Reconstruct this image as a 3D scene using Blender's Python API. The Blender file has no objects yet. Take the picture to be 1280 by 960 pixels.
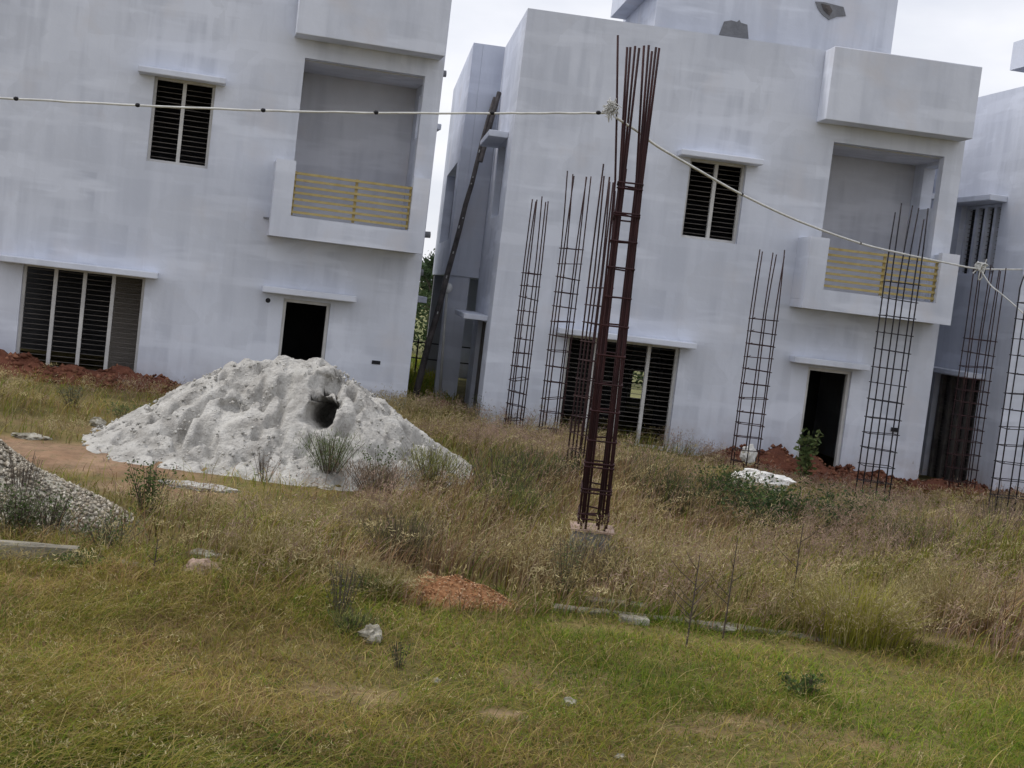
import bpy, math, random
import numpy as np
from mathutils import Vector, Matrix, noise as mnoise

random.seed(7)
rng = np.random.default_rng(11)
SC = bpy.context.scene
COL = SC.collection

# ------------------------------------------------------------------ camera model
F = 1701.7; ROLL = math.radians(6.8113); PITCH = math.radians(-3.8856); HC = 2.5
H1 = (-8.9535, 20.6231, .22833)
H2 = (-.45722, 22.06915, .10949)
H3 = (8.224, 22.778, .17)


def ray(px, py):
    a, b = px - 640, py - 480
    c, s = math.cos(ROLL), math.sin(ROLL)
    X = (a * c + b * s) / F; Y = (-a * s + b * c) / F
    c, s = math.cos(PITCH), math.sin(PITCH)
    return Vector((X, c + Y * s, s - Y * c))


def at(px, py, depth):
    d = ray(px, py); t = depth / d.y
    return Vector((d.x * t, d.y * t, d.z * t + HC))


def sstep(a, b, x):
    t = np.clip((x - a) / (b - a), 0, 1)
    return t * t * (3 - 2 * t)


# value noise -----------------------------------------------------------------
_H = rng.random((256, 256))


def vnoise(x, y):
    x = np.asarray(x, float); y = np.asarray(y, float)
    xi = np.floor(x).astype(int); yi = np.floor(y).astype(int)
    fx = x - xi; fy = y - yi
    fx = fx * fx * (3 - 2 * fx); fy = fy * fy * (3 - 2 * fy)
    g = lambda i, j: _H[(xi + i) % 256, (yi + j) % 256]
    return (g(0, 0) * (1 - fx) + g(1, 0) * fx) * (1 - fy) + (g(0, 1) * (1 - fx) + g(1, 1) * fx) * fy


def fbm(x, y, octv=4):
    r = 0; a = .5; n = 0
    for k in range(octv):
        r = r + a * vnoise(x * 2 ** k + 17 * k, y * 2 ** k + 31 * k); n += a; a *= .5
    return r / n - .5


def zg(x, y):
    """height of the ground"""
    x = np.asarray(x, float); y = np.asarray(y, float)
    z = .33 * sstep(13, 20, y) * sstep(6.5, -2, x) * (1 - sstep(40, 90, y))
    near = 1 - sstep(30, 60, np.abs(x) + np.abs(y - 12))
    z = z + near * (.10 * fbm(x * .45, y * .45, 3) + .05 * fbm(x * 1.7, y * 1.7, 3))
    return z


def grd(px, py, dz=0.):
    z = 0.
    for _ in range(8):
        d = ray(px, py); t = (z - HC) / d.z
        p = d * t
        z = float(zg(p.x, p.y)) + dz
    return Vector((p.x, p.y, z))


# ------------------------------------------------------------------ materials
def mat(name, base=(.5, .5, .5), rough=.85, metal=0):
    m = bpy.data.materials.new(name); m.use_nodes = True
    b = m.node_tree.nodes['Principled BSDF']
    b.inputs['Base Color'].default_value = (*base, 1)
    b.inputs['Roughness'].default_value = rough
    b.inputs['Metallic'].default_value = metal
    b.inputs['Specular IOR Level'].default_value = .25
    return m


class NT:
    def __init__(s, m): s.t = m.node_tree; s.n = s.t.nodes; s.bsdf = s.n['Principled BSDF']
    def node(s, typ, **kw):
        n = s.n.new(typ)
        for k, v in kw.items():
            if k in n.inputs.keys(): n.inputs[k].default_value = v
            else: setattr(n, k, v)
        return n
    def link(s, a, b): s.t.links.new(a, b)
    def coords(s, scale=(1, 1, 1), kind='Object'):
        tc = s.node('ShaderNodeTexCoord'); mp = s.node('ShaderNodeMapping')
        mp.inputs['Scale'].default_value = scale
        s.link(tc.outputs[kind], mp.inputs['Vector']); return mp.outputs['Vector']
    def noise(s, scale=(1, 1, 1), detail=4, rough=.55, sc=1.0):
        n = s.node('ShaderNodeTexNoise'); n.inputs['Scale'].default_value = sc
        n.inputs['Detail'].default_value = detail; n.inputs['Roughness'].default_value = rough
        s.link(s.coords(scale), n.inputs['Vector']); return n.outputs['Fac']
    def ramp(s, fac, stops):
        r = s.node('ShaderNodeValToRGB'); e = r.color_ramp.elements
        while len(e) < len(stops): e.new(.5)
        for k, (p, c) in enumerate(stops):
            e[k].position = p; e[k].color = (*c, 1) if len(c) == 3 else c
        s.link(fac, r.inputs['Fac']); return r.outputs['Color']
    def mix(s, fac, a, b, mode='MIX'):
        m = s.node('ShaderNodeMix', data_type='RGBA', blend_type=mode)
        for v, i in ((fac, 0), (a, 6), (b, 7)):
            if isinstance(v, (int, float)): m.inputs[i].default_value = v
            elif isinstance(v, tuple): m.inputs[i].default_value = (*v, 1)
            else: s.link(v, m.inputs[i])
        return m.outputs[2]
    def color(s, o): s.link(o, s.bsdf.inputs['Base Color'])
    def bump(s, h, strength=.3, dist=.02):
        b = s.node('ShaderNodeBump'); b.inputs['Strength'].default_value = strength
        b.inputs['Distance'].default_value = dist
        s.link(h, b.inputs['Height']); s.link(b.outputs['Normal'], s.bsdf.inputs['Normal'])


def g3(v): return (v, v, v)


def plaster(name, tone=(1., 1., 1.), var=1.):
    """white primer on plaster: cloudy patches, brushed bands, thin streaks"""
    m = mat(name, rough=.9); t = NT(m)
    hi = tuple(a * b for a, b in zip((.68, .712, .798), tone))
    lo = tuple(a * b for a, b in zip((.50, .53, .61), tone))
    wm = tuple(a * b for a, b in zip((.62, .605, .63), tone))
    big = t.ramp(t.noise((.55, .55, .45), 5, .6), [(.38, g3(0)), (.62, g3(1))])
    c = t.mix(big, lo, hi)
    # broad upright brush bands
    st = t.ramp(t.noise((2.6, 2.6, .28), 3, .5), [(.40, g3(0)), (.62, g3(1))])
    c = t.mix(t.mix(.45, g3(0), st), c, hi)
    sd_ = t.ramp(t.noise((3.4, 3.4, .42), 3, .5, 1.1), [(.50, g3(0)), (.64, g3(.7))])
    c = t.mix(sd_, c, lo)
    hb = t.ramp(t.noise((.35, .35, 2.1), 3, .55, 1.2), [(.52, g3(0)), (.60, g3(.7))])
    c = t.mix(hb, c, tuple(v * 1.08 for v in hi))
    # block-like patches of the masonry showing through the primer
    br = t.node('ShaderNodeTexBrick'); br.offset = .37
    br.inputs['Scale'].default_value = .34; br.inputs['Mortar Size'].default_value = .03
    br.inputs['Mortar Smooth'].default_value = .35
    br.inputs['Color1'].default_value = (.0, .0, .0, 1); br.inputs['Color2'].default_value = (.8, .8, .8, 1)
    br.inputs['Mortar'].default_value = (.95, .95, .95, 1)
    tc = t.node('ShaderNodeTexCoord'); sp = t.node('ShaderNodeSeparateXYZ'); cb = t.node('ShaderNodeCombineXYZ')
    ad = t.node('ShaderNodeMath', operation='ADD')
    t.link(tc.outputs['Object'], sp.inputs[0]); t.link(sp.outputs[0], ad.inputs[0]); t.link(sp.outputs[1], ad.inputs[1])
    wob = t.node('ShaderNodeVectorMath', operation='ADD')
    t.link(ad.outputs[0], cb.inputs[0]); t.link(sp.outputs[2], cb.inputs[1])
    nz = t.node('ShaderNodeTexNoise'); nz.inputs['Scale'].default_value = 1.7; nz.inputs['Detail'].default_value = 4
    sc = t.node('ShaderNodeVectorMath', operation='SCALE'); sc.inputs['Scale'].default_value = .13
    t.link(tc.outputs['Object'], nz.inputs['Vector']); t.link(nz.outputs['Color'], sc.inputs[0])
    t.link(cb.outputs[0], wob.inputs[0]); t.link(sc.outputs[0], wob.inputs[1]); t.link(wob.outputs[0], br.inputs['Vector'])
    c = t.mix(t.mix(.42 * var, g3(0), br.outputs['Color']), c, hi)
    # overlapping roller strokes with fairly sharp sides
    for sc_, th, k_ in (((1.5, 1.5, 1.0), .53, .30), ((2.7, 2.7, .9), .55, .22)):
        vo = t.node('ShaderNodeTexVoronoi'); vo.distance = 'CHEBYCHEV'; vo.inputs['Scale'].default_value = 1.1
        vm = t.node('ShaderNodeVectorMath', operation='MULTIPLY'); vm.inputs[1].default_value = sc_
        t.link(wob.outputs[0], vm.inputs[0])
        t.link(vm.outputs[0], vo.inputs['Vector'])
        sx_ = t.node('ShaderNodeSeparateColor'); t.link(vo.outputs['Color'], sx_.inputs[0])
        c = t.mix(t.ramp(sx_.outputs[0], [(th, g3(0)), (th + .25, g3(k_ * var))]), c, tuple(v * .80 for v in hi))
    # warm grey blotches and dark runs
    wrm = t.ramp(t.noise((.9, .9, .9), 3, .5, 1.3), [(.58, g3(0)), (.75, g3(.55))])
    c = t.mix(wrm, c, wm)
    run = t.ramp(t.noise((6, 6, .5), 3, .55), [(.60, g3(0)), (.78, g3(.16 * var))])
    c = t.mix(run, c, tuple(v * .66 for v in lo))
    # red soil splashed on the foot of the wall
    zr = t.node('ShaderNodeMapRange'); zr.inputs[1].default_value = .95; zr.inputs[2].default_value = .1
    t.link(sp.outputs[2], zr.inputs[0])
    dn = t.ramp(t.noise((2, 2, 2), 6, .7), [(.38, g3(0)), (.7, g3(1))])
    mu = t.node('ShaderNodeMath', operation='MULTIPLY'); t.link(zr.outputs[0], mu.inputs[0]); t.link(dn, mu.inputs[1])
    m2 = t.node('ShaderNodeMath', operation='MULTIPLY'); m2.inputs[1].default_value = .55; t.link(mu.outputs[0], m2.inputs[0])
    c = t.mix(m2.outputs[0], c, (.33, .24, .19))
    t.color(c)
    t.bump(t.noise((14, 14, 14), 5, .65), .25, .012)
    return m


def speckle(name, stops, scale=6, detail=6, rough=.9, bump=.5, bscale=40, dist=.02):
    m = mat(name, rough=rough); t = NT(m)
    t.color(t.ramp(t.noise((scale,) * 3, detail, .65), stops))
    t.bump(t.noise((bscale,) * 3, 4, .6), bump, dist)
    return m


def attr_mat(name, translucent=.25, rough=.8):
    m = bpy.data.materials.new(name); m.use_nodes = True
    t = m.node_tree; n = t.nodes; b = n['Principled BSDF']; b.inputs['Roughness'].default_value = rough
    b.inputs['Specular IOR Level'].default_value = .15
    a = n.new('ShaderNodeAttribute'); a.attribute_name = 'Col'
    t.links.new(a.outputs['Color'], b.inputs['Base Color'])
    if translucent:
        tr = n.new('ShaderNodeBsdfTranslucent'); mx = n.new('ShaderNodeMixShader'); mx.inputs[0].default_value = translucent
        t.links.new(a.outputs['Color'], tr.inputs['Color'])
        t.links.new(b.outputs[0], mx.inputs[1]); t.links.new(tr.outputs[0], mx.inputs[2])
        t.links.new(mx.outputs[0], n['Material Output'].inputs[0])
    return m


M = {}
M['wall'] = plaster('white_primer_plaster')
M['wallb'] = plaster('white_primer_plaster_even', (1., 1., 1.), .6)
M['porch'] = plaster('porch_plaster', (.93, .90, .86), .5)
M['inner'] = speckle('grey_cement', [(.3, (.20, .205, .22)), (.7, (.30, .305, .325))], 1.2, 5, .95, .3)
M['room'] = speckle('unpainted_room_shade', [(.3, (.075, .075, .082)), (.7, (.12, .12, .13))], 1.2, 5, .95, .3)  # room shade put into the colour: cement darkened so interiors look dark
M['beige'] = speckle('beige_inner_wall', [(.3, (.22, .20, .18)), (.7, (.30, .275, .25))], 1.2, 5, .95, .3)
M['cement'] = speckle('raw_cement_patch', [(.3, (.16, .165, .18)), (.7, (.24, .245, .26))], 5, 5, .95, .5)
M['cream'] = speckle('cream_concrete_frame', [(.3, (.46, .455, .45)), (.7, (.64, .63, .61))], 3, 4, .9, .2)
M['grille'] = speckle('window_grille_metal', [(.3, (.07, .065, .065)), (.7, (.20, .18, .16))], 2.5, 4, .6, .1)
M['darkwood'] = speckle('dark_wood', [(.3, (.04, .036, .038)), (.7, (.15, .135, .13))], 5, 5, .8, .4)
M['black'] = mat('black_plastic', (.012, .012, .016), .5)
M['yellow'] = speckle('yellow_primer_rail', [(.3, (.36, .275, .10)), (.6, (.46, .37, .17)), (.8, (.26, .16, .07))], 7, 5, .7, .1)
M['rust'] = speckle('rusted_rebar', [(.30, (.020, .012, .015)), (.55, (.040, .019, .020)), (.82, (.075, .034, .026))], 3, 6, .75, .3, 60, .004)
M['maroon'] = speckle('maroon_rebar', [(.28, (.018, .008, .010)), (.55, (.038, .013, .015)), (.82, (.075, .028, .022))], 3, 6, .75, .3, 60, .004)
M['rustdark'] = speckle('dark_rebar', [(.30, (.012, .012, .018)), (.6, (.026, .022, .028)), (.85, (.06, .03, .025))], 3, 6, .65, .3, 60, .004)
M['cable'] = speckle('pale_cable', [(.3, (.50, .50, .48)), (.7, (.70, .70, .67))], 9, 4, .6, .1)
M['sand'] = speckle('grey_sand', [(.30, (.24, .225, .205)), (.5, (.46, .445, .415)), (.70, (.60, .585, .55))], 3.5, 9, .95, 1., 26, .04)
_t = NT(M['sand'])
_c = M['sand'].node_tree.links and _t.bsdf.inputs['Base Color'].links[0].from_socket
_d = _t.ramp(_t.noise((8, 8, 11), 5, .6), [(.56, g3(0)), (.68, g3(.55))])  # dark spots in the colour stand for shaded pits in the sand
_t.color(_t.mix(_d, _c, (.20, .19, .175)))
M['redsoil'] = speckle('red_soil', [(.25, (.075, .028, .018)), (.5, (.15, .055, .033)), (.8, (.23, .095, .055))], 4, 9, .95, 1., 22, .04)
M['redgrit'] = speckle('orange_grit', [(.25, (.17, .07, .03)), (.5, (.31, .15, .07)), (.8, (.44, .26, .14))], 16, 8, .95, 1., 40, .03)
M['stone'] = speckle('pale_stone', [(.36, (.11, .10, .075)), (.5, (.28, .26, .21)), (.66, (.50, .48, .42))], 9, 7, .9, .7, 20, .03)
M['pinkstone'] = speckle('pink_stone', [(.25, (.22, .15, .12)), (.5, (.36, .26, .21)), (.8, (.50, .38, .32))], 7, 7, .9, .7, 20, .03)
M['kerb'] = speckle('kerb_concrete', [(.25, (.13, .115, .09)), (.5, (.25, .23, .185)), (.8, (.36, .33, .27))], 4, 8, .92, .7, 30, .02)
M['sack'] = speckle('white_woven_sack', [(.3, (.58, .57, .54)), (.7, (.80, .79, .77))], 8, 5, .6, .5, 16, .03)
M['galv'] = mat('galvanised_pipe', (.5, .5, .48), .45, .4)
M['bulb'] = mat('white_glass_globe', (.85, .85, .83), .25)
M['post'] = speckle('pale_post_paint', [(.3, (.45, .45, .44)), (.7, (.62, .62, .60))], 4, 4, .7, .1)
M['bark'] = speckle('bark', [(.3, (.05, .04, .032)), (.7, (.13, .10, .08))], 9, 6, .95, .8)
M['leaf'] = attr_mat('leaves', .3)
M['grass'] = attr_mat('grass_blades', .3)
M['pebble'] = attr_mat('pebbles', 0, .9)


def ground_material():
    m = mat('ground_soil', rough=.97); t = NT(m)
    a = t.node('ShaderNodeAttribute'); a.attribute_name = 'Col'
    n = t.ramp(t.noise((2.3,) * 3, 9, .7), [(.3, g3(.55)), (.7, g3(1.35))])
    c = t.mix(1.0, a.outputs['Color'], n, 'MULTIPLY')
    gr = t.ramp(t.noise((9,) * 3, 6, .7), [(.52, g3(0)), (.68, g3(.6))])
    c = t.mix(gr, c, (.10, .10, .04))
    t.color(c); t.bump(t.noise((16,) * 3, 6, .7), .8, .04)
    return m


M['ground'] = ground_material()


# ------------------------------------------------------------------ mesh helpers
def link(o, parent=None):
    COL.objects.link(o)
    if parent is not None: o.parent = parent
    return o


def tag(o, label=None, cat=None, group=None, kind=None):
    if label: o['label'] = label
    if cat: o['category'] = cat
    if group: o['group'] = group
    if kind: o['kind'] = kind
    return o


def empty(name, loc=(0, 0, 0), rz=0, label=None, cat=None, group=None):
    o = bpy.data.objects.new(name, None); link(o)
    o.location = loc; o.rotation_euler = (0, 0, rz); o.empty_display_size = .2
    return tag(o, label, cat, group)


class MB:
    def __init__(s): s.v = []; s.f = []
    def add(s, vs, fs):
        k = len(s.v); s.v += [tuple(p) for p in vs]; s.f += [tuple(i + k for i in f) for f in fs]
    def box(s, x0, x1, y0, y1, z0, z1):
        s.add([(x0, y0, z0), (x1, y0, z0), (x1, y1, z0), (x0, y1, z0), (x0, y0, z1), (x1, y0, z1), (x1, y1, z1), (x0, y1, z1)],
              [(0, 3, 2, 1), (4, 5, 6, 7), (0, 1, 5, 4), (1, 2, 6, 5), (2, 3, 7, 6), (3, 0, 4, 7)])
        return s
    def prism(s, poly, y0, y1):
        n = len(poly)
        s.add([(x, y0, z) for x, z in poly] + [(x, y1, z) for x, z in poly],
              [tuple(range(n)), tuple(range(2 * n - 1, n - 1, -1))] + [(i, i + n, (i + 1) % n + n, (i + 1) % n) for i in range(n)])
        return s
    def tube(s, pts, r, seg=6, cap=True):
        pts = [Vector(p) for p in pts]; n = len(pts)
        rs = r if isinstance(r, (list, tuple)) else [r] * n
        k0 = len(s.v)
        ref = Vector((.31, .87, .21)) if abs((pts[-1] - pts[0]).normalized().z) > .7 else Vector((0, 0, 1))
        for i, p in enumerate(pts):
            t = (pts[min(i + 1, n - 1)] - pts[max(i - 1, 0)]).normalized()
            a = t.cross(ref).normalized(); b = t.cross(a)
            for j in range(seg):
                w = 2 * math.pi * j / seg
                s.v.append(tuple(p + (a * math.cos(w) + b * math.sin(w)) * rs[i]))
        for i in range(n - 1):
            for j in range(seg):
                q = k0 + i * seg; j2 = (j + 1) % seg
                s.f.append((q + j, q + j2, q + seg + j2, q + seg + j))
        if cap:
            s.f.append(tuple(k0 + j for j in range(seg))[::-1]); s.f.append(tuple(k0 + (n - 1) * seg + j for j in range(seg)))
        return s
    def ring(s, pts, r, seg=5):
        """closed loop of straight bars"""
        n = len(pts)
        for i in range(n): s.tube([pts[i], pts[(i + 1) % n]], r, seg)
        return s
    def panel(s, axis, a0, a1, z0, z1, t0, t1, holes=()):
        """upright wall along axis, thickness t0..t1 on the other, rectangular openings (a0,a1,z0,z1)"""
        As = sorted({a0, a1} | {min(max(h[i], a0), a1) for h in holes for i in (0, 1)})
        Zs = sorted({z0, z1} | {min(max(h[i], z0), z1) for h in holes for i in (2, 3)})
        solid = {}
        for i in range(len(As) - 1):
            for j in range(len(Zs) - 1):
                ca, cz = (As[i] + As[i + 1]) / 2, (Zs[j] + Zs[j + 1]) / 2
                solid[i, j] = not any(h[0] < ca < h[1] and h[2] < cz < h[3] for h in holes)
        idx = {}
        def V(i, j, k):
            if (i, j, k) not in idx:
                t = (t0, t1)[k]
                s.v.append((As[i], t, Zs[j]) if axis == 'x' else (t, As[i], Zs[j])); idx[i, j, k] = len(s.v) - 1
            return idx[i, j, k]
        for (i, j), ok in solid.items():
            if not ok: continue
            s.f.append((V(i, j, 0), V(i + 1, j, 0), V(i + 1, j + 1, 0), V(i, j + 1, 0)))
            s.f.append((V(i, j + 1, 1), V(i + 1, j + 1, 1), V(i + 1, j, 1), V(i, j, 1)))
            for di, dj, e in ((-1, 0, ((i, j), (i, j + 1))), (1, 0, ((i + 1, j + 1), (i + 1, j))), (0, -1, ((i + 1, j), (i, j))), (0, 1, ((i, j + 1), (i + 1, j + 1)))):
                if not solid.get((i + di, j + dj), False):
                    (p, q), (u, w) = e
                    s.f.append((V(p, q, 0), V(u, w, 0), V(u, w, 1), V(p, q, 1)))
        return s
    def build(s, name, m, parent=None, smooth=False, bevel=0, loc=None):
        me = bpy.data.meshes.new(name); me.from_pydata(s.v, [], s.f); me.update()
        o = bpy.data.objects.new(name, me); link(o, parent)
        if m: me.materials.append(m)
        if smooth: me.polygons.foreach_set('use_smooth', [True] * len(me.polygons))
        if loc is not None: o.location = loc
        if bevel:
            b = o.modifiers.new('bevel', 'BEVEL'); b.width = bevel; b.segments = 2; b.limit_method = 'ANGLE'
        return o


def npmesh(name, V, Q, m, parent=None, col=None, smooth=False):
    """big mesh from numpy arrays: V (n,3), Q (k,4)"""
    me = bpy.data.meshes.new(name)
    V = np.ascontiguousarray(V, np.float32); Q = np.ascontiguousarray(Q, np.int32)
    me.vertices.add(len(V)); me.vertices.foreach_set('co', V.ravel())
    k = Q.shape[1]
    me.loops.add(Q.size); me.loops.foreach_set('vertex_index', Q.ravel())
    me.polygons.add(len(Q)); me.polygons.foreach_set('loop_start', np.arange(0, Q.size, k, dtype=np.int32))
    me.polygons.foreach_set('loop_total', np.full(len(Q), k, np.int32))
    if smooth: me.polygons.foreach_set('use_smooth', np.ones(len(Q), bool))
    me.update(calc_edges=True); me.validate()
    if col is not None:
        a = me.color_attributes.new('Col', 'FLOAT_COLOR', 'POINT')
        c = np.ones((len(V), 4), np.float32); c[:, :3] = col
        a.data.foreach_set('color', c.ravel())
    me.materials.append(m)
    o = bpy.data.objects.new(name, me); link(o, parent)
    return o


def gridmesh(xs, ys):
    nx, ny = len(xs), len(ys)
    X, Y = np.meshgrid(xs, ys)
    i = np.arange((ny - 1) * nx).reshape(ny - 1, nx)[:, :-1].ravel()
    return X.ravel(), Y.ravel(), np.stack([i, i + 1, i + 1 + nx, i + nx], 1)


# ------------------------------------------------------------------ houses
D2 = dict(W=7.5, D=10.2, top=7.0, win=(2.975, 3.83, 3.743, 4.953), ch=(2.70, 4.06, 4.99), rec=(5.275, 7.183, 5.555),
          bi=(5.2, 7.092, 3.113), bo=(4.89, 7.392, 2.786, 3.934), pp=(4.93, 7.41, 5.83), door=(5.356, 6.112, 1.83),
          dch=(5.01, 6.30, 1.884), gw=(1.33, 3.117, .23, 1.862), gch=(1.08, 3.35, 1.91))
D1 = dict(W=7.45, D=10.2, top=7.14, win=(3.02, 3.862, 3.877, 5.11), ch=(2.735, 4.055, 5.138), rec=(5.229, 7.16, 5.767),
          bi=(5.229, 7.077, 3.244), bo=(4.93, 7.334, 2.91, 4.093), pp=(5.025, 7.371, 6.05), door=(5.30, 6.052, 1.95),
          dch=(4.94, 6.431, 2.018), gw=(1.365, 3.097, .363, 1.995), gch=(.93, 3.334, 2.03))
D3 = dict(D2); 


def window(root, rect, n, y, z_off=0, axis='x', depth=.09, bars=.078, mull=.055, m=None):
    """frame with n lights and, inside it, a grille of thin horizontal bars"""
    l, r, b, t = rect
    fr = MB(); e = .045
    def bx(a0, a1, z0, z1, y0, y1):
        if axis == 'x': fr.box(a0, a1, y0, y1, z0, z1)
        else: fr.box(y0, y1, a0, a1, z0, z1)
    L, R, B, T = l - e, r + e, b - e, t + e
    bx(L, R, B, b, y, y + depth); bx(L, R, t, T, y, y + depth)
    bx(L, l, b, t, y, y + depth); bx(r, R, b, t, y, y + depth)
    for k in range(1, n):
        c = l + (r - l) * k / n; bx(c - mull / 2, c + mull / 2, b, t, y + .004, y + depth - .004)
    o = fr.build('window', m or M['cream'], root)
    g = MB(); z = b + bars * .6
    while z < t - .02:
        p0, p1 = l - .01, r + .01; yy = y + depth * .62
        zz = z + random.uniform(-.004, .004)
        if axis == 'x': g.tube([(p0, yy, zz), (p1, yy, zz + random.uniform(-.006, .006))], .0048, 5)
        else: g.tube([(yy, p0, zz), (yy, p1, zz)], .0055, 5)
        z += bars
    g.build('grille', M['grille'], o)
    return o


def on_front(H, px, py, w=0):
    d = ray(px, py); a = H[2]; n = Vector((math.sin(a), -math.cos(a), 0)); o = Vector((H[0], H[1], 0))
    p = d * ((n.dot(o) + w) / n.dot(d)) - o
    return math.cos(a) * p.x + math.sin(a) * p.y, p.z + HC


def house(H, d, name, label, tower=True, side=True, right_side=False):
    root = empty(name, (H[0], H[1], 0), H[2], label, 'house', 'white houses under construction')
    W, D, top = d['W'], d['D'], d['top']; T = .2; z0 = -.5
    l, r, b, t = d['win']; gl, gr_, gb, gt = d['gw']; dl, dr, dt = d['door']
    rl, rr, rt = d['rec']; il, ir, ib = d['bi']; ol, or_, ob, ot = d['bo']; pl, pr, pb = d['pp']
    e = .045
    fl = ob + .17                                       # balcony floor level
    flr = -.08 + (d['door'][2] - 1.83)                  # ground floor level
    sz = dt - 1.83
    # ---- shell
    w = MB()
    w.panel('x', 0, W, z0, top, 0, T, [(l - e, r + e, b - e, t + e), (gl - e, gr_ + e, gb - e, gt + e), (dl, dr, flr, dt), (rl, rr, fl, rt)])
    sw = (1.02, 2.45, 3.74 + sz, 5.02 + sz)             # side window (upper), side opening (ground)
    sg = (.90, 2.55, flr, 1.92 + sz)
    w.panel('y', T, 3.7, z0, top, 0, T, [sw, sg])
    w.panel('y', T, D - T, z0, top, W - T, W, [(.42, 1.08, 4.74 + sz, 5.47 + sz), (1.7, 2.9, 3.74 + sz, 5.0 + sz)])
    w.panel('x', -.0, W, z0, top, D - T, D, [(4.42, 4.72, .30, .95), (.9, 1.9, 3.8, 5.0)])
    w.panel('y', 3.7, D - T, z0, 2.66 + sz, .55, .75, [(4.4, 5.3, flr, 2.0 + sz), (6.2, 7.4, 1., 2.)])
    w.build('wall', M['wall'], root)
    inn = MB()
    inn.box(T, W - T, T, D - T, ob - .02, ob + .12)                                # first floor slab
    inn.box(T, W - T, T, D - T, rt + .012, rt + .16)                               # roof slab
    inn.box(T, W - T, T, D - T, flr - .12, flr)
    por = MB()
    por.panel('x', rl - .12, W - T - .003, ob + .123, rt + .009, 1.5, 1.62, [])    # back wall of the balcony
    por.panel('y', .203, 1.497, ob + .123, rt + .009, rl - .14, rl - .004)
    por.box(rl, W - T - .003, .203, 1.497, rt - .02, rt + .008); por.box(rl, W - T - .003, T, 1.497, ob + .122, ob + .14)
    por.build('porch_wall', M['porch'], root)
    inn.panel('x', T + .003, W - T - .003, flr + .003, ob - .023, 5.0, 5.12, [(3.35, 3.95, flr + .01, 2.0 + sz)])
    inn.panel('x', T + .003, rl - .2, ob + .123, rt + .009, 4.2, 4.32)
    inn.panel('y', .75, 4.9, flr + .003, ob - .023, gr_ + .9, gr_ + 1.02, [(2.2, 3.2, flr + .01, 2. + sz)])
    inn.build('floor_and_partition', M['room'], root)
    if right_side == 2: MB().box(2.62, 3.3, 1.25, 1.36, flr + .03, ob - .03).build('partition', M['beige'], root)
    # ---- sunshades over window, ground window, door
    for (a, c, zb, dep, th) in ((d['ch'][0], d['ch'][1], d['ch'][2], .32, .095), (d['gch'][0], d['gch'][1], d['gch'][2], .34, .10), (d['dch'][0], d['dch'][1], d['dch'][2], .30, .105)):
        MB().prism([(a, zb), (c, zb), (c, zb + th), (a, zb + th)], -dep, -.002).build('sunshade', M['wallb'], root, bevel=.015)
    # ---- windows
    window(root, d['win'], 2, .10)
    window(root, d['gw'], 4, .10)
    # short partition standing behind the right light of the big window
    # ---- door frame and half open dark leaf
    fr = MB(); q = .05
    fr.box(dl + .002, dl + q, .05, .16, flr, dt - .002); fr.box(dr - q, dr - .002, .05, .16, flr, dt - .002); fr.box(dl + q, dr - q, .05, .16, dt - q, dt - .002)
    fr.build('door_frame', M['cream'], root)
    # ---- balcony
    u = MB()
    u.prism([(ol, ob), (or_, ob), (or_, ot), (ir, ot), (ir, ib), (il, ib), (il, ot), (ol, ot)], -.68, -.53)
    u.box(ol, or_, -.527, -.003, ob + .004, ob + .14)
    u.box(ol + .002, ol + .15, -.527, -.003, ob + .143, ot - .004); u.box(or_ - .15, or_ - .002, -.527, -.003, ob + .143, ot - .004)
    bal = u.build('balcony', M['wallb'], root)
    ra = MB(); z = ib + .045; k = 0
    zt = ib + .62 if not right_side else ib + .62
    n = 7
    for k in range(n):
        zz = ib + .07 + (.60) * k / (n - 1)
        ra.box(il + .003, ir - .003, -.60 + .0, -.565, zz - .019, zz + .019)
    xm = (il + ir) / 2 + .05
    ra.box(xm - .022, xm + .022, -.561, -.53, ib + .02, ib + .70)
    for xx in (il + .02, ir - .02): ra.box(xx - .015, xx + .015, -.561, -.53, ib + .02, ib + .70)
    ra.build('railing', M['yellow'], bal)
    # ---- projecting parapet over the balcony
    MB().box(pl, pr, -.48, -.003, pb, top - .006).build('roof_parapet', M['wallb'], root, bevel=.012)
    # ---- left flank: upper window with deep mullions, slab over the ground opening, projecting rear block on a pillar
    if side:
        ws = (sw[0] + .05, sw[1] - .05, sw[2] + .05, sw[3] - .05)
        window(root, ws, 4, .10, axis='y', depth=.095, mull=.10, m=M['wallb'])
        MB().box(-.33, -.002, .85, 2.75, sw[3] - .004, sw[3] + .10).build('sunshade', M['wallb'], root, bevel=.012)
        MB().box(-.40, -.002, .70, 3.2, sg[3] + .03, sg[3] + .12).build('sunshade', M['wallb'], root, bevel=.012)
        win = MB()
        for k in range(5):
            y = sg[0] + .12 + k * (sg[1] - sg[0] - .24) / 4
            win.box(.07, .15, y - .05, y + .05, flr, sg[3] - .003)
        for k in range(26): win.tube([(.11, sg[0], .1 + k * .07), (.11, sg[1], .1 + k * .07)], .006, 4)
        win.build('side_grille', M['grille'], root)
        MB().box(T + .003, T + .05, sg[0] - .02, sg[1] + .02, flr + .004, sg[3] + .02).build('dark_backing_panel', M['darkwood'], root)  # added dark sheet: blocks the see-through and stands for shade in the opening
        rb = MB()
        rb.panel('y', 3.7, D, 2.66 + sz, top - .01, -.60, -.42, [(4.6, 8.4, 3.35 + sz, 4.85 + sz)])
        rb.panel('x', -.417, -.003, 2.66 + sz, top - .01, 3.7, 3.85)
        rb.box(-.417, .547, 3.853, D, 2.664 + sz, 2.78 + sz)
        rb.box(-.417, -.003, 3.853, D, 5.75, 5.88)
        rb.panel('x', -.417, -.003, 2.78 + sz, top - .01, D - .15, D)
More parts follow.
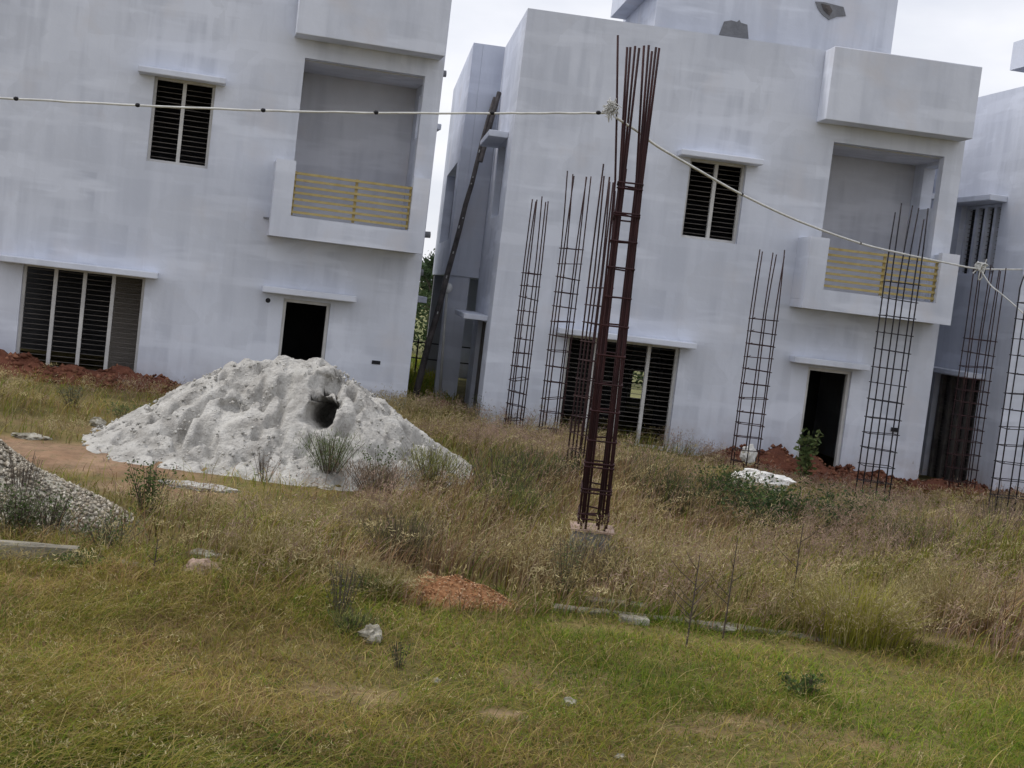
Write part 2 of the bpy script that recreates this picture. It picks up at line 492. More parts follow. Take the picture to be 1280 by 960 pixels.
        rb.build('side_block', M['wallb'], root)
        MB().box(-.58, -.16, 3.75, 4.1, z0, 2.655 + sz).build('pillar', M['wallb'], root)
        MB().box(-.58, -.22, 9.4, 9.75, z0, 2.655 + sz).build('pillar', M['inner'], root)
    if right_side:
        MB().box(W + .002, W + .30, 1.5, 3.1, 5.0 + sz, 5.1 + sz).build('sunshade', M['wallb'], root, bevel=.012)
        MB().box(W + .002, W + .46, 1.9, 3.4, 1.98 + sz, 2.09 + sz).build('sunshade', M['wallb'], root, bevel=.012)
        for y, z, L in ((.5, 5.92, .12), (.35, 3.25, .14), (.4, 2.62, .10)):
            MB().tube([(W - .02, y, z), (W + L, y, z + .01)], .055, 10).build('pipe_stub', M['cement'], root)
    if tower:
        tl, tr_ = 2.28, 6.47; tz = 8.55
        tw = MB(); tw.box(tl, tr_, 1.2, 4.6, rt + .2, tz)
        tow = tw.build('stair_tower', M['wallb'], root, bevel=.012)
        # roof slab of the tower running out over the terrace on its left
        uo, zo = on_front(H, 763, 22, -4.3) if H is H2 else (on_front(H, 1262, 88, -4.3) if H is H3 else (1.3, 7.95))
        MB().box(uo, tl - .004, 1.35, 4.3, zo, zo + .55).build('overhang_slab', M['wallb'], tow)
    return root


h1 = house(H1, D1, 'white_house', 'white unfinished two-storey house behind the grey sand heap and red soil bank', tower=True, side=True, right_side=2)
h2 = house(H2, D2, 'white_house', 'white unfinished two-storey house with a rooftop stair tower, behind the rusty rebar cages', tower=True, side=True, right_side=True)
h3 = house(H3, D3, 'white_house', 'white unfinished house showing only its side wall with tall barred window lights', tower=True, side=True)


def box_front(root, H, px, py, w, h, dep, name, m, y=0.):
    u, z = on_front(H, px, py, -y)
    return MB().box(u - w / 2, u + w / 2, y - dep, y - .002, z - h / 2, z + h / 2).build(name, m, root, bevel=.004)


# small fittings on the fronts
box_front(h1, H1, 470, 453, .14, .06, .012, 'socket_box', M['black'])
box_front(h2, H2, 1118, 537, .13, .07, .03, 'socket_box', M['black'])
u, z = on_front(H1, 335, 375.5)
MB().tube([(u, -.006, z), (u, .01, z)], .04, 14).build('hole_dark_disc', M['black'], h1)  # no real opening: black disc paints the shade inside the round hole
MB().tube([(u, -.004, z - .0), (u, .01, z)], .075, 14).build('hole_ring', M['wallb'], h1)
u, z = on_front(H1, 338, 273)
MB().box(u - .11, u + .02, -.05, -.002, z - .012, z + .012).build('bracket', M['cement'], h1)
u, z = on_front(H2, 997, 369)
pp = MB().tube([(u - .01, .02, z), (u - .0, -.10, z - .01)], .05, 10)
pp.build('pipe_stub', M['redgrit'], h2)
MB().box(u + .055, u + .085, -.13, -.002, z - .05, z + .07).build('bracket', M['cement'], h2)


def blob_patch(root, H, pxs, m, y, name, dep=.02, rough=.0):
    """irregular patch of plaster proud of the wall"""
    pts = [on_front(H, px, py, -y) for px, py in pxs]
    mb = MB(); mb.prism(pts, y - dep, y - .002); return mb.build(name, m, root)


blob_patch(h2, H2, [(898.5, 44), (905, 27), (914, 25.5), (921, 27.5), (924, 25), (926, 28.5), (934, 31), (935.5, 48.5)], M['cement'], 1.2, 'cement_patch', .012)
# damaged, knocked-out plaster at the top of the tower wall
pu = [(1019, 2), (1030, 3), (1042, 6), (1054, 9), (1057, 20), (1046, 21), (1036, 25), (1027, 18), (1022, 11)]
blob_patch(h2, H2, pu, M['cement'], 1.2, 'damaged_patch', .02)
blob_patch(h2, H2, [(1026, 5), (1036, 7), (1040, 14), (1036, 20), (1029, 13)], M['darkwood'], 1.2, 'hole_dark_plate', .03)  # dark plate on the wall paints the shade inside the broken hole

# ------------------------------------------------------------------ world, sun, camera
wd = bpy.data.worlds.new('World'); SC.world = wd; wd.use_nodes = True
nt = wd.node_tree; bg = nt.nodes['Background']
SUN_EL, SUN_AZ = math.radians(58), math.radians(-70)       # azimuth from +Y towards +X: left and a little beyond
sky = nt.nodes.new('ShaderNodeTexSky'); sky.sky_type = 'NISHITA'; sky.sun_disc = False
sky.sun_elevation = SUN_EL; sky.sun_rotation = SUN_AZ
tc = nt.nodes.new('ShaderNodeTexCoord'); mp = nt.nodes.new('ShaderNodeMapping'); mp.inputs['Scale'].default_value = (1.6, 1.6, 4.5)
nz = nt.nodes.new('ShaderNodeTexNoise'); nz.inputs['Scale'].default_value = 2.2; nz.inputs['Detail'].default_value = 6; nz.inputs['Roughness'].default_value = .5
cr = nt.nodes.new('ShaderNodeValToRGB'); e = cr.color_ramp.elements
e[0].position = .34; e[0].color = (.70, .73, .82, 1); e[1].position = .64; e[1].color = (1.0, 1.0, 1.04, 1)
sc = nt.nodes.new('ShaderNodeVectorMath'); sc.operation = 'SCALE'; sc.inputs['Scale'].default_value = 6.9
mx = nt.nodes.new('ShaderNodeMix'); mx.data_type = 'RGBA'; mx.inputs[0].default_value = .93
L = nt.links.new
L(tc.outputs['Generated'], mp.inputs[0]); L(mp.outputs[0], nz.inputs['Vector']); L(nz.outputs['Fac'], cr.inputs[0])
L(cr.outputs[0], sc.inputs[0]); L(sky.outputs[0], mx.inputs[6]); L(sc.outputs[0], mx.inputs[7]); L(mx.outputs[2], bg.inputs[0])
bg.inputs[1].default_value = .10

sd = bpy.data.lights.new('sun', 'SUN'); sd.energy = 1.35; sd.angle = math.radians(25); sd.color = (1, .96, .90)
so = bpy.data.objects.new('sun', sd); link(so)
dirv = Vector((math.sin(SUN_AZ) * math.cos(SUN_EL), math.cos(SUN_AZ) * math.cos(SUN_EL), math.sin(SUN_EL)))
so.rotation_euler = dirv.to_track_quat('Z', 'Y').to_euler(); so.location = (-20, 5, 30)

cd = bpy.data.cameras.new('camera'); cam = bpy.data.objects.new('camera', cd); link(cam); SC.camera = cam
cd.sensor_width = 36; cd.lens = F / 1280 * 36; cd.clip_end = 3000; cd.clip_start = .1
c, s = math.cos(PITCH), math.sin(PITCH); cr_, sr = math.cos(ROLL), math.sin(ROLL)
rt_, fw, up = Vector((1, 0, 0)), Vector((0, c, s)), Vector((0, -s, c))
R_ = rt_ * cr_ + up * sr; U_ = -rt_ * sr + up * cr_
mw = Matrix((R_, U_, -fw)).transposed().to_4x4(); mw.translation = Vector((0, 0, HC)); cam.matrix_world = mw
vs = SC.view_settings; vs.view_transform = 'Standard'; vs.look = 'None'; vs.exposure = .60; vs.gamma = 1; vs.use_curve_mapping = False
SC.cycles.use_denoising = True
SC.cycles.max_bounces = 6; SC.cycles.diffuse_bounces = 4; SC.cycles.transparent_max_bounces = 4

# ------------------------------------------------------------------ soil patches (real colours of bare ground), from places on the ground
def blob(px, py, rx, ry, k=1.): p = grd(px, py); return (p.x, p.y, rx, ry, k)


BARE = [blob(110, 572, 1.3, .75), blob(20, 560, 1.2, .6), blob(200, 612, .8, .5, .8), blob(225, 610, .5, .4), blob(628, 893, .16, .12, .9), blob(860, 912, .3, .12, .5),
        blob(150, 690, .5, .12, .6), blob(1150, 800, .9, .10, .8), blob(60, 530, 1.2, .3, .3), blob(560, 735, .5, .3, .8), blob(690, 850, .5, .3, .3),
        blob(960, 905, .5, .15, .5), blob(1050, 925, .6, .2, .4), blob(450, 870, .4, .2, .4)]


def bare(x, y):
    r = np.zeros_like(np.asarray(x, float))
    for bx, by, rx, ry, k in BARE:
        q = ((x - bx) / rx) ** 2 + ((y - by) / ry) ** 2 + .9 * fbm(np.asarray(x) * 3.1, np.asarray(y) * 3.1, 3)
        r = np.maximum(r, k * np.clip(1.5 - q, 0, 1))
    return r


HEAP = {}          # footprint masks used to keep grass off


def lerp(a, b, t): return a + (b - a) * np.asarray(t)[..., None]


def build_ground():
    def axis(lo, hi, step, far):
        core = np.arange(lo, hi + 1e-6, step); g = []; d = step; v = hi
        while v < far: d *= 1.28; v += d; g.append(v)
        h = []; d = step; v = lo
        while v > -far: d *= 1.28; v -= d; h.append(v)
        return np.concatenate([np.array(h[::-1]), core, np.array(g)])
    xs = axis(-8, 13, .11, 900); ys = axis(4, 27, .11, 1200)
    X, Y, Q = gridmesh(xs, ys)
    Z = zg(X, Y)
    n = fbm(X * .8, Y * .8, 4)
    soil = lerp(np.array((.12, .10, .030)), np.array((.20, .155, .06)), np.clip(n * 2 + .5, 0, 1))
    far = sstep(26, 34, Y)[:, None]
    soil = soil * (1 - far) + far * lerp(np.array((.15, .16, .06)), np.array((.20, .19, .085)), np.clip(fbm(X * .05, Y * .05, 3) * 2 + .5, 0, 1))
    b = bare(X, Y)[:, None]
    red = lerp(np.array((.25, .15, .09)), np.array((.33, .225, .145)), np.clip(fbm(X * 2, Y * 2, 3) * 2 + .5, 0, 1))
    soil = soil * (1 - b) + red * b
    o = npmesh('ground', np.stack([X, Y, Z], 1), Q, M['ground'], col=soil, smooth=True)
    tag(o, kind='structure')


build_ground()


# ------------------------------------------------------------------ heaps
def heap(name, cx, cy, rx, ry, hfun, m, label, cat, step=.04, amp=.05, fs=3., pits=(), group=None, dents=0.):
    xs = np.arange(-rx, rx + step, step); ys = np.arange(-ry, ry + step, step)
    X, Y, Q = gridmesh(xs, ys)
    h = hfun(X + cx, Y + cy)
    edge = np.clip(h / .25, .0, 1)
    if dents:
        q = vnoise((X + cx) * 3.4 + 5, (Y + cy) * 3.4) ; q2 = vnoise((X + cx) * 9.3 + 50, (Y + cy) * 5.2 + 9)
        h = h - edge * dents * (np.clip(q - .62, 0, 1) * .9 + np.clip(q2 - .55, 0, 1) * 1.15)
    h = h + edge * (amp * 2 * fbm((X + cx) * fs, (Y + cy) * fs, 5) + amp * .9 * fbm((X + cx) * fs * 4.3, (Y + cy) * fs * 4.3, 3))
    base = zg(X + cx, Y + cy)
    keep = h > .004
    zc = float(zg(cx, cy))
    V = np.stack([X, Y, base + np.maximum(h, -.05) - zc - .015], 1)
    for (wx, wy, wz, r, dep) in pits:            # burrow into the slope, away from the viewer
        wb = 1 + 1.3 * fbm((V[:, 0] + cx) * 9, (V[:, 2] + zc) * 9, 3)
        d2 = (((V[:, 0] + cx - wx) / r) ** 2 + ((V[:, 2] + zc - wz) / (r * .9)) ** 2) * wb
        k = np.exp(-d2 ** 3) * (V[:, 1] + cy < wy + .6)
        V[:, 1] += dep * k; V[:, 2] -= .12 * dep * k
    Q = Q[keep[Q].any(1)]
    used = np.unique(Q); re = np.full(len(V), -1); re[used] = np.arange(len(used))
    o = npmesh(name, V[used], re[Q], m, smooth=True)
    o.location = (cx, cy, zc)
    tag(o, label, cat, group)
    return o


def cone(x, y, cx, cy, h, r, p=1.): return h * np.clip(1 - (np.hypot(x - cx, y - cy) / r) ** p, -.3, 1)


def smax(*a, k=10.):
    return np.log(sum(np.exp(k * v) for v in a)) / k - math.log(len(a)) / k * .0


# grey sand heap: two joined summits and a long low tongue to the left
pk1 = at(392, 445, 17.0); pk2 = at(300, 452, 17.0); lt = grd(100, 549)
sx, sy = -2.35, 17.0


def sand_h(x, y):
    zb = zg(x, y)
    a = cone(x, y, pk1.x + .12, 17.0, 1.30, 1.95, 1.15)
    b = cone(x, y, pk2.x + .05, 17.05, 1.18, 1.85, 1.15)
    c = cone(x, y, pk1.x + .62, 17.05, .78, 1.45); g = cone(x, y, (pk1.x + pk2.x) / 2 + .08, 17.05, 1.26, 1.7, 1.2)
    t = cone(x, y, -4.0, 16.0, .30, 1.25); t2 = cone(x, y, -3.35, 16.4, .55, 1.3)
    f = cone(x, y, -2.35, 15.95, .46, 1.15); f2 = cone(x, y, -1.5, 16.65, .45, 1.25)
    h = smax(a, b, c, g, t, t2, f, f2, k=9.) - .12
    return h


def slope_hit(px, py, hf):
    """first point of a heap's surface along the sight line"""
    d = ray(px, py)
    for t in np.arange(12, 24, .02):
        p = d * (t / d.y); z = p.z + HC
        if z < float(zg(p.x, p.y)) + float(hf(np.array([p.x]), np.array([p.y]))[0]): return p.x, p.y, z
    return p.x, p.y, z


p1 = slope_hit(399, 512, sand_h); p2 = slope_hit(284, 516, sand_h); p3 = slope_hit(408, 484, sand_h)
p1 = slope_hit(398, 516, sand_h)
pits = [(p1[0], p1[1], p1[2], .160, 1.5), (p2[0], p2[1], p2[2], .14, .13), (p3[0] - .03, p3[1], p3[2], .17, .17)]
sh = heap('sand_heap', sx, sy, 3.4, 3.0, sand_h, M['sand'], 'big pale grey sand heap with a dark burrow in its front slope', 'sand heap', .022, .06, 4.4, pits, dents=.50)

# gravel heap at the left edge
gq = grd(-10, 640)


def grav_h(x, y):
    return smax(cone(x, y, -5.0, 12.3, .98, 1.3), cone(x, y, -4.2, 12.15, .52, 1.15), k=10) - .10


gh = heap('gravel_heap', -4.6, 12.2, 2.2, 1.7, grav_h, M['stone'], 'grey gravel heap at the left edge behind the kerb', 'gravel heap', .05, .03, 3.)


def pebbles(n, area, hf, parent, base, size=(.010, .026), pal=((.35, .31, .25), (.44, .40, .33), (.22, .19, .15), (.50, .46, .39), (.29, .25, .19))):
    x0, x1, y0, y1 = area
    x = rng.uniform(x0, x1, n); y = rng.uniform(y0, y1, n); h = hf(x, y); k = h > .0
    x, y, h = x[k], y[k], h[k]; n = len(x)
    z = zg(x, y) + h
    s = rng.uniform(*size, n)
    oct_ = np.array([(1, 0, 0), (0, 1, 0), (-1, 0, 0), (0, -1, 0), (.2, .1, .8), (0, 0, -.8)], float)
    V = oct_[None] * s[:, None, None] * rng.uniform(.6, 1.4, (n, 6, 3))
    a = rng.uniform(0, 6.28, n); ca, sa = np.cos(a)[:, None], np.sin(a)[:, None]
    vx = V[..., 0] * ca - V[..., 1] * sa; vy = V[..., 0] * sa + V[..., 1] * ca
    V = np.stack([vx + x[:, None], vy + y[:, None], V[..., 2] + z[:, None]], -1) - np.array(base)
    tri = np.array([(0, 1, 4), (1, 2, 4), (2, 3, 4), (3, 0, 4), (1, 0, 5), (2, 1, 5), (3, 2, 5), (0, 3, 5)])
    Q = (tri[None] + (np.arange(n) * 6)[:, None, None]).reshape(-1, 3)
    c = np.array(pal)[rng.integers(0, len(pal), n)] * rng.uniform(.75, 1.2, (n, 1))
    o = npmesh('loose_stones', V.reshape(-1, 3), Q, M['pebble'], parent, np.repeat(c, 6, 0))
    o['kind'] = 'stuff'
    return o


pebbles(11000, (-6.6, -2.6, 10.9, 13.6), grav_h, gh, gh.location)

def clods(n, area, hf, parent, size, pal): pebbles(n, area, hf, parent, parent.location, size, pal)


clods(3000, (-6, 1.2, 14, 19.5), lambda x, y: sand_h(x, y) * (np.hypot(x - p1[0], (y - p1[1]) * .6) > .38) - .012, sh, (.008, .028), ((.44, .43, .40), (.40, .39, .36), (.50, .485, .45), (.36, .35, .325)))

# red soil banks at the foot of the houses
def bank(name, pts, hs, rs, m, label, amp=.08, fs=2.2, step=.06, cat='soil bank'):
    xs = [p[0] for p in pts]; ys = [p[1] for p in pts]; R = max(rs) + .3
    cx, cy = (min(xs) + max(xs)) / 2, (min(ys) + max(ys)) / 2
    def hf(x, y):
        return smax(*[cone(x, y, p[0], p[1], h, r) for p, h, r in zip(pts, hs, rs)], k=12) - .05
    return heap(name, cx, cy, (max(xs) - min(xs)) / 2 + R, (max(ys) - min(ys)) / 2 + R, hf, m, label, cat, step, amp, fs), hf


def hp(H, u, y):
    a = H[2]; return (H[0] + u * math.cos(a) - y * math.sin(a), H[1] + u * math.sin(a) + y * math.cos(a))


rb1, rb1h = bank('red_soil_bank', [hp(H1, u, -.45) for u in (-.6, .2, .9, 1.5, 2.2, 2.9, 3.5)], (.62, .58, .55, .42, .32, .36, .30), (.9, .8, .75, .7, .6, .65, .6), M['redsoil'],
                 'dark red soil bank along the foot of the left house under its big window', .10, 2.6)
rb2, rb2h = bank('red_soil_bank', [hp(H2, u, -.4) for u in (4.3, 4.9, 5.5, 6.1, 6.7, 7.3)], (.42, .52, .46, .40, .36, .28), (.7, .75, .7, .65, .7, .6), M['redsoil'],
                 'red soil bank below the doorway of the house with the rebar cages', .09, 2.6)
rb3, rb3h = bank('red_soil_bank', [hp(H3, u, -.1) for u in (-1.6, -1., -.4, .3)], (.26, .36, .36, .26), (.6, .7, .7, .6), M['redsoil'],
                 'red soil bank before the dark side opening at the right edge', .08, 2.6)
rb4, rb4h = bank('red_soil_bank', [hp(H1, u, .6) for u in (7.75, 8.2)], (.22, .26), (.5, .5), M['redsoil'],
                 'small red soil bank in the gap between the two houses', .06, 2.6)
p = grd(560, 748)
rg, rgh = bank('red_grit_mound', [(p.x - .18, p.y + .05), (p.x + .05, p.y + .02), (p.x + .28, p.y - .02)], (.23, .23, .16), (.32, .32, .30), M['redgrit'],
               'small orange mound of grit in the grass in front of the rebar cages', .02, 5., .02, 'soil mound')
pebbles(2600, (p.x - .6, p.x + .7, p.y - .5, p.y + .5), rgh, rg, rg.location, (.005, .012), ((.34, .16, .07), (.42, .24, .13), (.22, .095, .045), (.48, .32, .2)))


RS = ((.13, .05, .03), (.18, .075, .045), (.09, .035, .022), (.22, .10, .06))
clods(4200, (-11, -4.5, 17.5, 22.5), rb1h, rb1, (.012, .06), RS)
clods(3600, (3, 8, 20, 24), rb2h, rb2, (.010, .05), RS)
clods(1500, (5.5, 9.5, 20, 24), rb3h, rb3, (.010, .05), RS)

# ------------------------------------------------------------------ rebar cages
REG = 'rebar cages set out in front of the white houses'


def bars_obj(root, pts, r, m):
    mb = MB(); mb.tube([Vector(q) - root.location for q in pts], r, 6); return mb.build('vertical_bar', m, root, smooth=True)


def cage(base, label, height, nx, ny, wx, wy, rz, s0, s1, ds, r=.010, m=None, jit=.05, splay=.0, tops=None, below=.25):
    """upright cage: vertical bars in an nx by ny layout, closed stirrups from s0 to s1 above the base"""
    m = m or M['rust']
    root = empty('rebar_cage', base, rz, label, 'rebar cage', REG)
    k = 0
    for i in range(nx):
        for j in range(ny):
            if nx > 2 and ny > 2 and 0 < i < nx - 1 and 0 < j < ny - 1: continue
            fx = (i / (nx - 1) - .5) if nx > 1 else 0; fy = (j / (ny - 1) - .5) if ny > 1 else 0
            x = fx * wx + random.uniform(-.012, .012); y = fy * wy + random.uniform(-.012, .012)
            h = height + random.uniform(-jit, jit) + (tops[k] if tops else 0); k += 1
            dx = random.uniform(-.045, .045) + splay * fx; dy = random.uniform(-.04, .04); bx_ = random.uniform(-.014, .014)
            q = [(x, y, -below), (x + bx_, y, s1 * .5), (x, y, s1), (x + dx * .4, y + dy * .4, (s1 + h) / 2), (x + dx, y + dy, h)]
            mb = MB(); mb.tube(q, r, 6); mb.build('vertical_bar', m, root, smooth=True)
    z = s0
    while z <= s1 + .001:
        a, b = wx / 2 + r + .006, wy / 2 + r + .006
        tl = random.gauss(0, .009); t2 = random.uniform(-.01, .01)
        mb = MB(); mb.ring([(-a, -b, z + tl), (a, -b, z - tl), (a, b, z - tl + t2), (-a, b, z + tl + t2)], .0065, 5)
        hook = MB()
        mb.tube([(-a, -b, z + tl), (-a + .06, -b + .06, z + tl + .02)], .006, 4)
        mb.build('stirrup', m, root)
        z += ds + random.uniform(-.018, .018)
    return root


def base_at(px, py, depth):
    p = at(px, py, depth); return Vector((p.x, p.y, float(zg(p.x, p.y))))


def height_at(px, py, base): return at(px, py, base.y).z - base.z


b = base_at(640, 546, 20.9)
cage(b, 'slim brown rebar cage nearest the left corner of the house, shortest of the left three', height_at(668, 250, b), 2, 3, .20, .20, .42, .06, height_at(660, 326, b), .21, .0095, tops=[0, .0, .02, 0, .02, .08])
b = base_at(684, 560, 20.3)
cage(b, 'rebar cage with even bar tops beside the left edge of the big ground window', height_at(721, 217, b), 2, 3, .26, .20, .42, .06, height_at(710, 309, b), .228, .0095)
b = base_at(719, 612, 16.9)
cage(b, 'rusty rebar cage with uneven tops half hidden close behind the tallest cage', height_at(757, 218, b), 2, 4, .17, .28, .45, .06, height_at(745, 338, b), .222, .0105, tops=[-.1, -.02, 0, .16, .05, -.2, -.05, -.1])
b = base_at(930, 586, 20.6)
cage(b, 'short rebar cage with three pairs of bars between the window and the doorway', height_at(959, 314, b), 3, 2, .37, .20, .06, .05, height_at(952, 390, b), .20, .009, tops=None)
b = base_at(1090, 622, 20.2)
cF = cage(b, 'dark rebar cage standing right of the doorway and rising across the balcony rail', height_at(1131, 262, b), 3, 2, .44, .24, .10, .05, height_at(1122, 353, b), .242, .0105, M['rustdark'], tops=[.05, .0, .08, .06, .06, -.06])
b = base_at(1199, 608, 22.4)
cage(b, 'rebar cage before the dark side opening, with the pale cable tied to its top', height_at(1224, 333, b), 4, 2, .45, .22, .1, .05, height_at(1214, 412, b), .212, .009)
b = base_at(1262, 648, 20.1)
cage(b, 'dark rebar cage before the bright wall of the third house, rightmost of the cages', height_at(1300, 340, b), 3, 2, .56, .26, .1, .05, height_at(1292, 362, b), .262, .0105, M['rustdark'])

# the tall foreground cage: two bundles of thick bars on a concrete footing
bd = at(740, 661, 12.75); DB = 12.75
zped = bd.z
rootD = empty('rebar_cage', (bd.x, bd.y, zped), 0, 'tall thick maroon rebar cage on a concrete footing, closest to the camera', 'rebar cage', REG)
left_t = [(784, 59), (788, 59), (794, 57.5), (799, 60)]; left_m = [(774.5, 226), (776, 226), (778, 226), (780, 226)]; left_b = [(723, 655), (726, 660), (729.5, 652), (732, 661)]
right_t = [(805, 57), (811, 56.5), (815, 64), (820, 59), (824, 60)]; right_m = [(795.5, 226), (797.5, 226), (799, 226), (801, 226), (803, 226)]; right_b = [(747, 652), (749, 655), (752, 657), (756, 660), (758.5, 656)]
for tps, mds, bts in ((left_t, left_m, left_b), (right_t, right_m, right_b)):
    for k, (tq, mq, bq) in enumerate(zip(tps, mds, bts)):
        dd = DB + (.10, -.12, .16, -.15, .0)[k]
        pb_ = at(*bq, dd); pb_.z = zped - .05; pm = at(*mq, dd); pt = at(*tq, dd)
        p2_ = pb_.lerp(pm, .5)
        bars_obj(rootD, [pb_, p2_, pm, pm.lerp(pt, .5), pt], .0118, M['maroon'])
q0, q1, q2 = at(727, 657, DB - .18), at(769, 226, DB - .19), at(772.3, 44, DB - .2); q0.z = zped - .05
bars_obj(rootD, [q0, q1, at(770.8, 150, DB - .19), q2], .0105, M['maroon'])
ysD = [229, 236, 267, 270, 302, 335, 372, 408, 445, 481, 515, 552, 580, 585, 613, 617, 644, 650]
for yy in ysD:
    f_ = (yy - 226) / (655 - 226)
    xl = 773 + (722 - 773) * f_; xr = 804 + (760 - 804) * f_
    yo = (xr - xl) * .115
    mb = MB(); a = at(xl, yy - yo / 2, DB - .19); c_ = at(xr, yy + yo / 2, DB - .19)
    a2 = a + Vector((.02, .37, random.uniform(-.03, .03))); c2 = c_ + Vector((.02, .37, random.uniform(-.03, .03)))
    mb.ring([v - rootD.location for v in (a, c_, c2, a2)], .0085, 5); mb.build('stirrup', M['maroon'], rootD)
w2 = .20
zc = float(zg(bd.x, bd.y))
ft = MB().box(bd.x - w2 - rootD.location.x + .02, bd.x + w2 - rootD.location.x - .02, -.19, .22, zc - zped - .2, -.004)
fo = ft.build('concrete_footing', M['cement'], None, bevel=.015); fo.location = rootD.location
tag(fo, 'grey concrete footing block under the tallest rebar cage, half sunk in dry grass', 'footing')
rim = MB(); rim.box(-.205, .205, -.215, .235, -.003, .016)
ro = rim.build('footing_cap', M['pinkstone'], fo)

# ------------------------------------------------------------------ cable
def smooth_path(pts, n=8):
    out = []
    for i in range(len(pts) - 1):
        p0, p1_, p2__, p3_ = pts[max(i - 1, 0)], pts[i], pts[i + 1], pts[min(i + 2, len(pts) - 1)]
        for k in range(n):
            t = k / n
            out.append(.5 * ((2 * p1_) + (p2__ - p0) * t + (2 * p0 - 5 * p1_ + 4 * p2__ - p3_) * t * t + (3 * p1_ - p0 - 3 * p2__ + p3_) * t ** 3))
    return out + [pts[-1]]


DC = 12.52
lp = [at(-420, 98, 11.6), at(-150, 113, 11.9), at(0, 122.5, 12.1), at(172, 131.5, 12.25), at(329, 138, 12.35), at(470, 141, 12.42), at(615, 141.5, 12.48), at(700, 141.5, 12.5), at(770, 141, DC)]
rp = [at(770, 147, DC), at(795, 163, 12.9), at(822, 183, 13.4), at(865, 208, 14.2), at(927, 243, 15.4), at(1000, 277, 17.), at(1075, 304, 18.7), at(1130, 317.5, 19.9), at(1185, 329, 21.3), at(1226, 336, 22.25), at(1290, 337, 23.0), at(1420, 340, 25.)]
cab = MB(); sp = smooth_path(lp); cab.tube([q + Vector((0, 0, random.uniform(-.003, .003))) for q in sp], .0105, 6)
sp2 = smooth_path(rp); n2 = len(sp2)
cab.tube(sp2, [.0115 + .006 * k / n2 for k in range(n2)], 6)
co = cab.build('cable', M['cable'], smooth=True)
tag(co, 'pale cable strung across the houses and tied to the tallest rebar cage', 'cable')
for px, py, dep in ((20, 123.7, 12.12), (172, 131.8, 12.25), (329, 138.2, 12.35), (470, 141, 12.42), (615, 141.5, 12.48), (748, 141.2, 12.51), (927, 243, 15.4), (1075, 304, 18.7)):
    q = at(px, py, dep)
    MB().tube([q + Vector((-.022, 0, 0)), q + Vector((-.008, 0, .003)), q + Vector((.008, 0, .003)), q + Vector((.022, 0, 0))], [.010, .019, .019, .010], 8).build('tape_joint', M['black'], co)
kn = MB(); q = at(764, 137, DC - .02)
for k in range(26):
    a = [Vector((random.gauss(0, .035), random.gauss(0, .03), random.gauss(.01, .045))) + q for _ in range(4)]
    kn.tube(smooth_path(a, 4), .004, 4)
kn.build('wire_tangle', M['post'], co)
kn = MB(); q = at(1225, 336, 22.2)
for k in range(10):
    a = [Vector((random.gauss(0, .05), random.gauss(0, .03), random.gauss(.02, .07))) + q for _ in range(4)]
    kn.tube(smooth_path(a, 4), .012, 4)
kn.build('wire_tangle', M['cable'], co)
tail = MB(); tail.tube(smooth_path([at(1226, 338, 22.2), at(1238, 356, 22.1), at(1250, 366, 22.), at(1272, 385, 21.8), at(1300, 412, 21.5)]), .012, 5)
to = tail.build('cable', M['cable'], smooth=True); tag(to, 'loose pale cable end sloping down to the right from the cable knot', 'cable')

# ------------------------------------------------------------------ leaning pole, pale post with globe
pole_b = grd(516, 513); pole_t = at(618, 122, 25.55); pole_b = at(514, 520, 24.4)
pole_b.z = float(zg(pole_b.x, pole_b.y)) - .1
pm = MB(); n = 14
pts = [pole_b.lerp(pole_t, k / n) + Vector((random.uniform(-.012, .012), 0, random.uniform(-.01, .01))) for k in range(n + 1)]
pm.tube(pts, [.068 - .030 * k / n for k in range(n + 1)], 8)
po = pm.build('leaning_pole', M['darkwood'], smooth=True)
tag(po, 'long dark wooden pole leaning in the gap between two white houses', 'pole')
pq = MB(); pa, pb2 = pts[11], pts[14] + (pts[14] - pts[13]) * .25
pq.tube([pa + Vector((.06, -.06, 0)), pb2 + Vector((.05, -.06, 0))], .045, 6); pq.build('lashed_stick', M['darkwood'], po)
for k in range(4, 12):
    q = pts[k].lerp(pts[k + 1], random.random()) + Vector((random.uniform(-.03, .03), -.06, 0)); MB().tube([q, q + (pts[k + 1] - pts[k]) * random.uniform(.05, .16)], .011, 5).build('lashing', M['post'], po)
pw = at(547, 522, 25.0); pw.z = float(zg(pw.x, pw.y))
ptop = at(558.5, 366, 25.0)
post = empty('lamp_post', (pw.x, pw.y, pw.z), 0, 'thin pale post with a white globe lamp in the gap between the houses', 'lamp post')
MB().tube([(0, 0, -.1), (ptop.x - pw.x, 0, ptop.z - pw.z)], .028, 8).build('pole', M['post'], post, smooth=True)


def uvs(c, r, nu=12, nv=8, sq=1.):
    mb = MB(); V = []; 
    for j in range(nv + 1):
        for i in range(nu):
            a, b_ = 2 * math.pi * i / nu, math.pi * j / nv
            V.append((c[0] + r * math.sin(b_) * math.cos(a), c[1] + r * math.sin(b_) * math.sin(a), c[2] + sq * r * math.cos(b_)))
    mb.add(V, [(j * nu + i, j * nu + (i + 1) % nu, (j + 1) * nu + (i + 1) % nu, (j + 1) * nu + i) for j in range(nv) for i in range(nu)])
    return mb


uvs((ptop.x - pw.x, 0, ptop.z - pw.z + .09), .10).build('lamp_globe', M['bulb'], post, smooth=True)


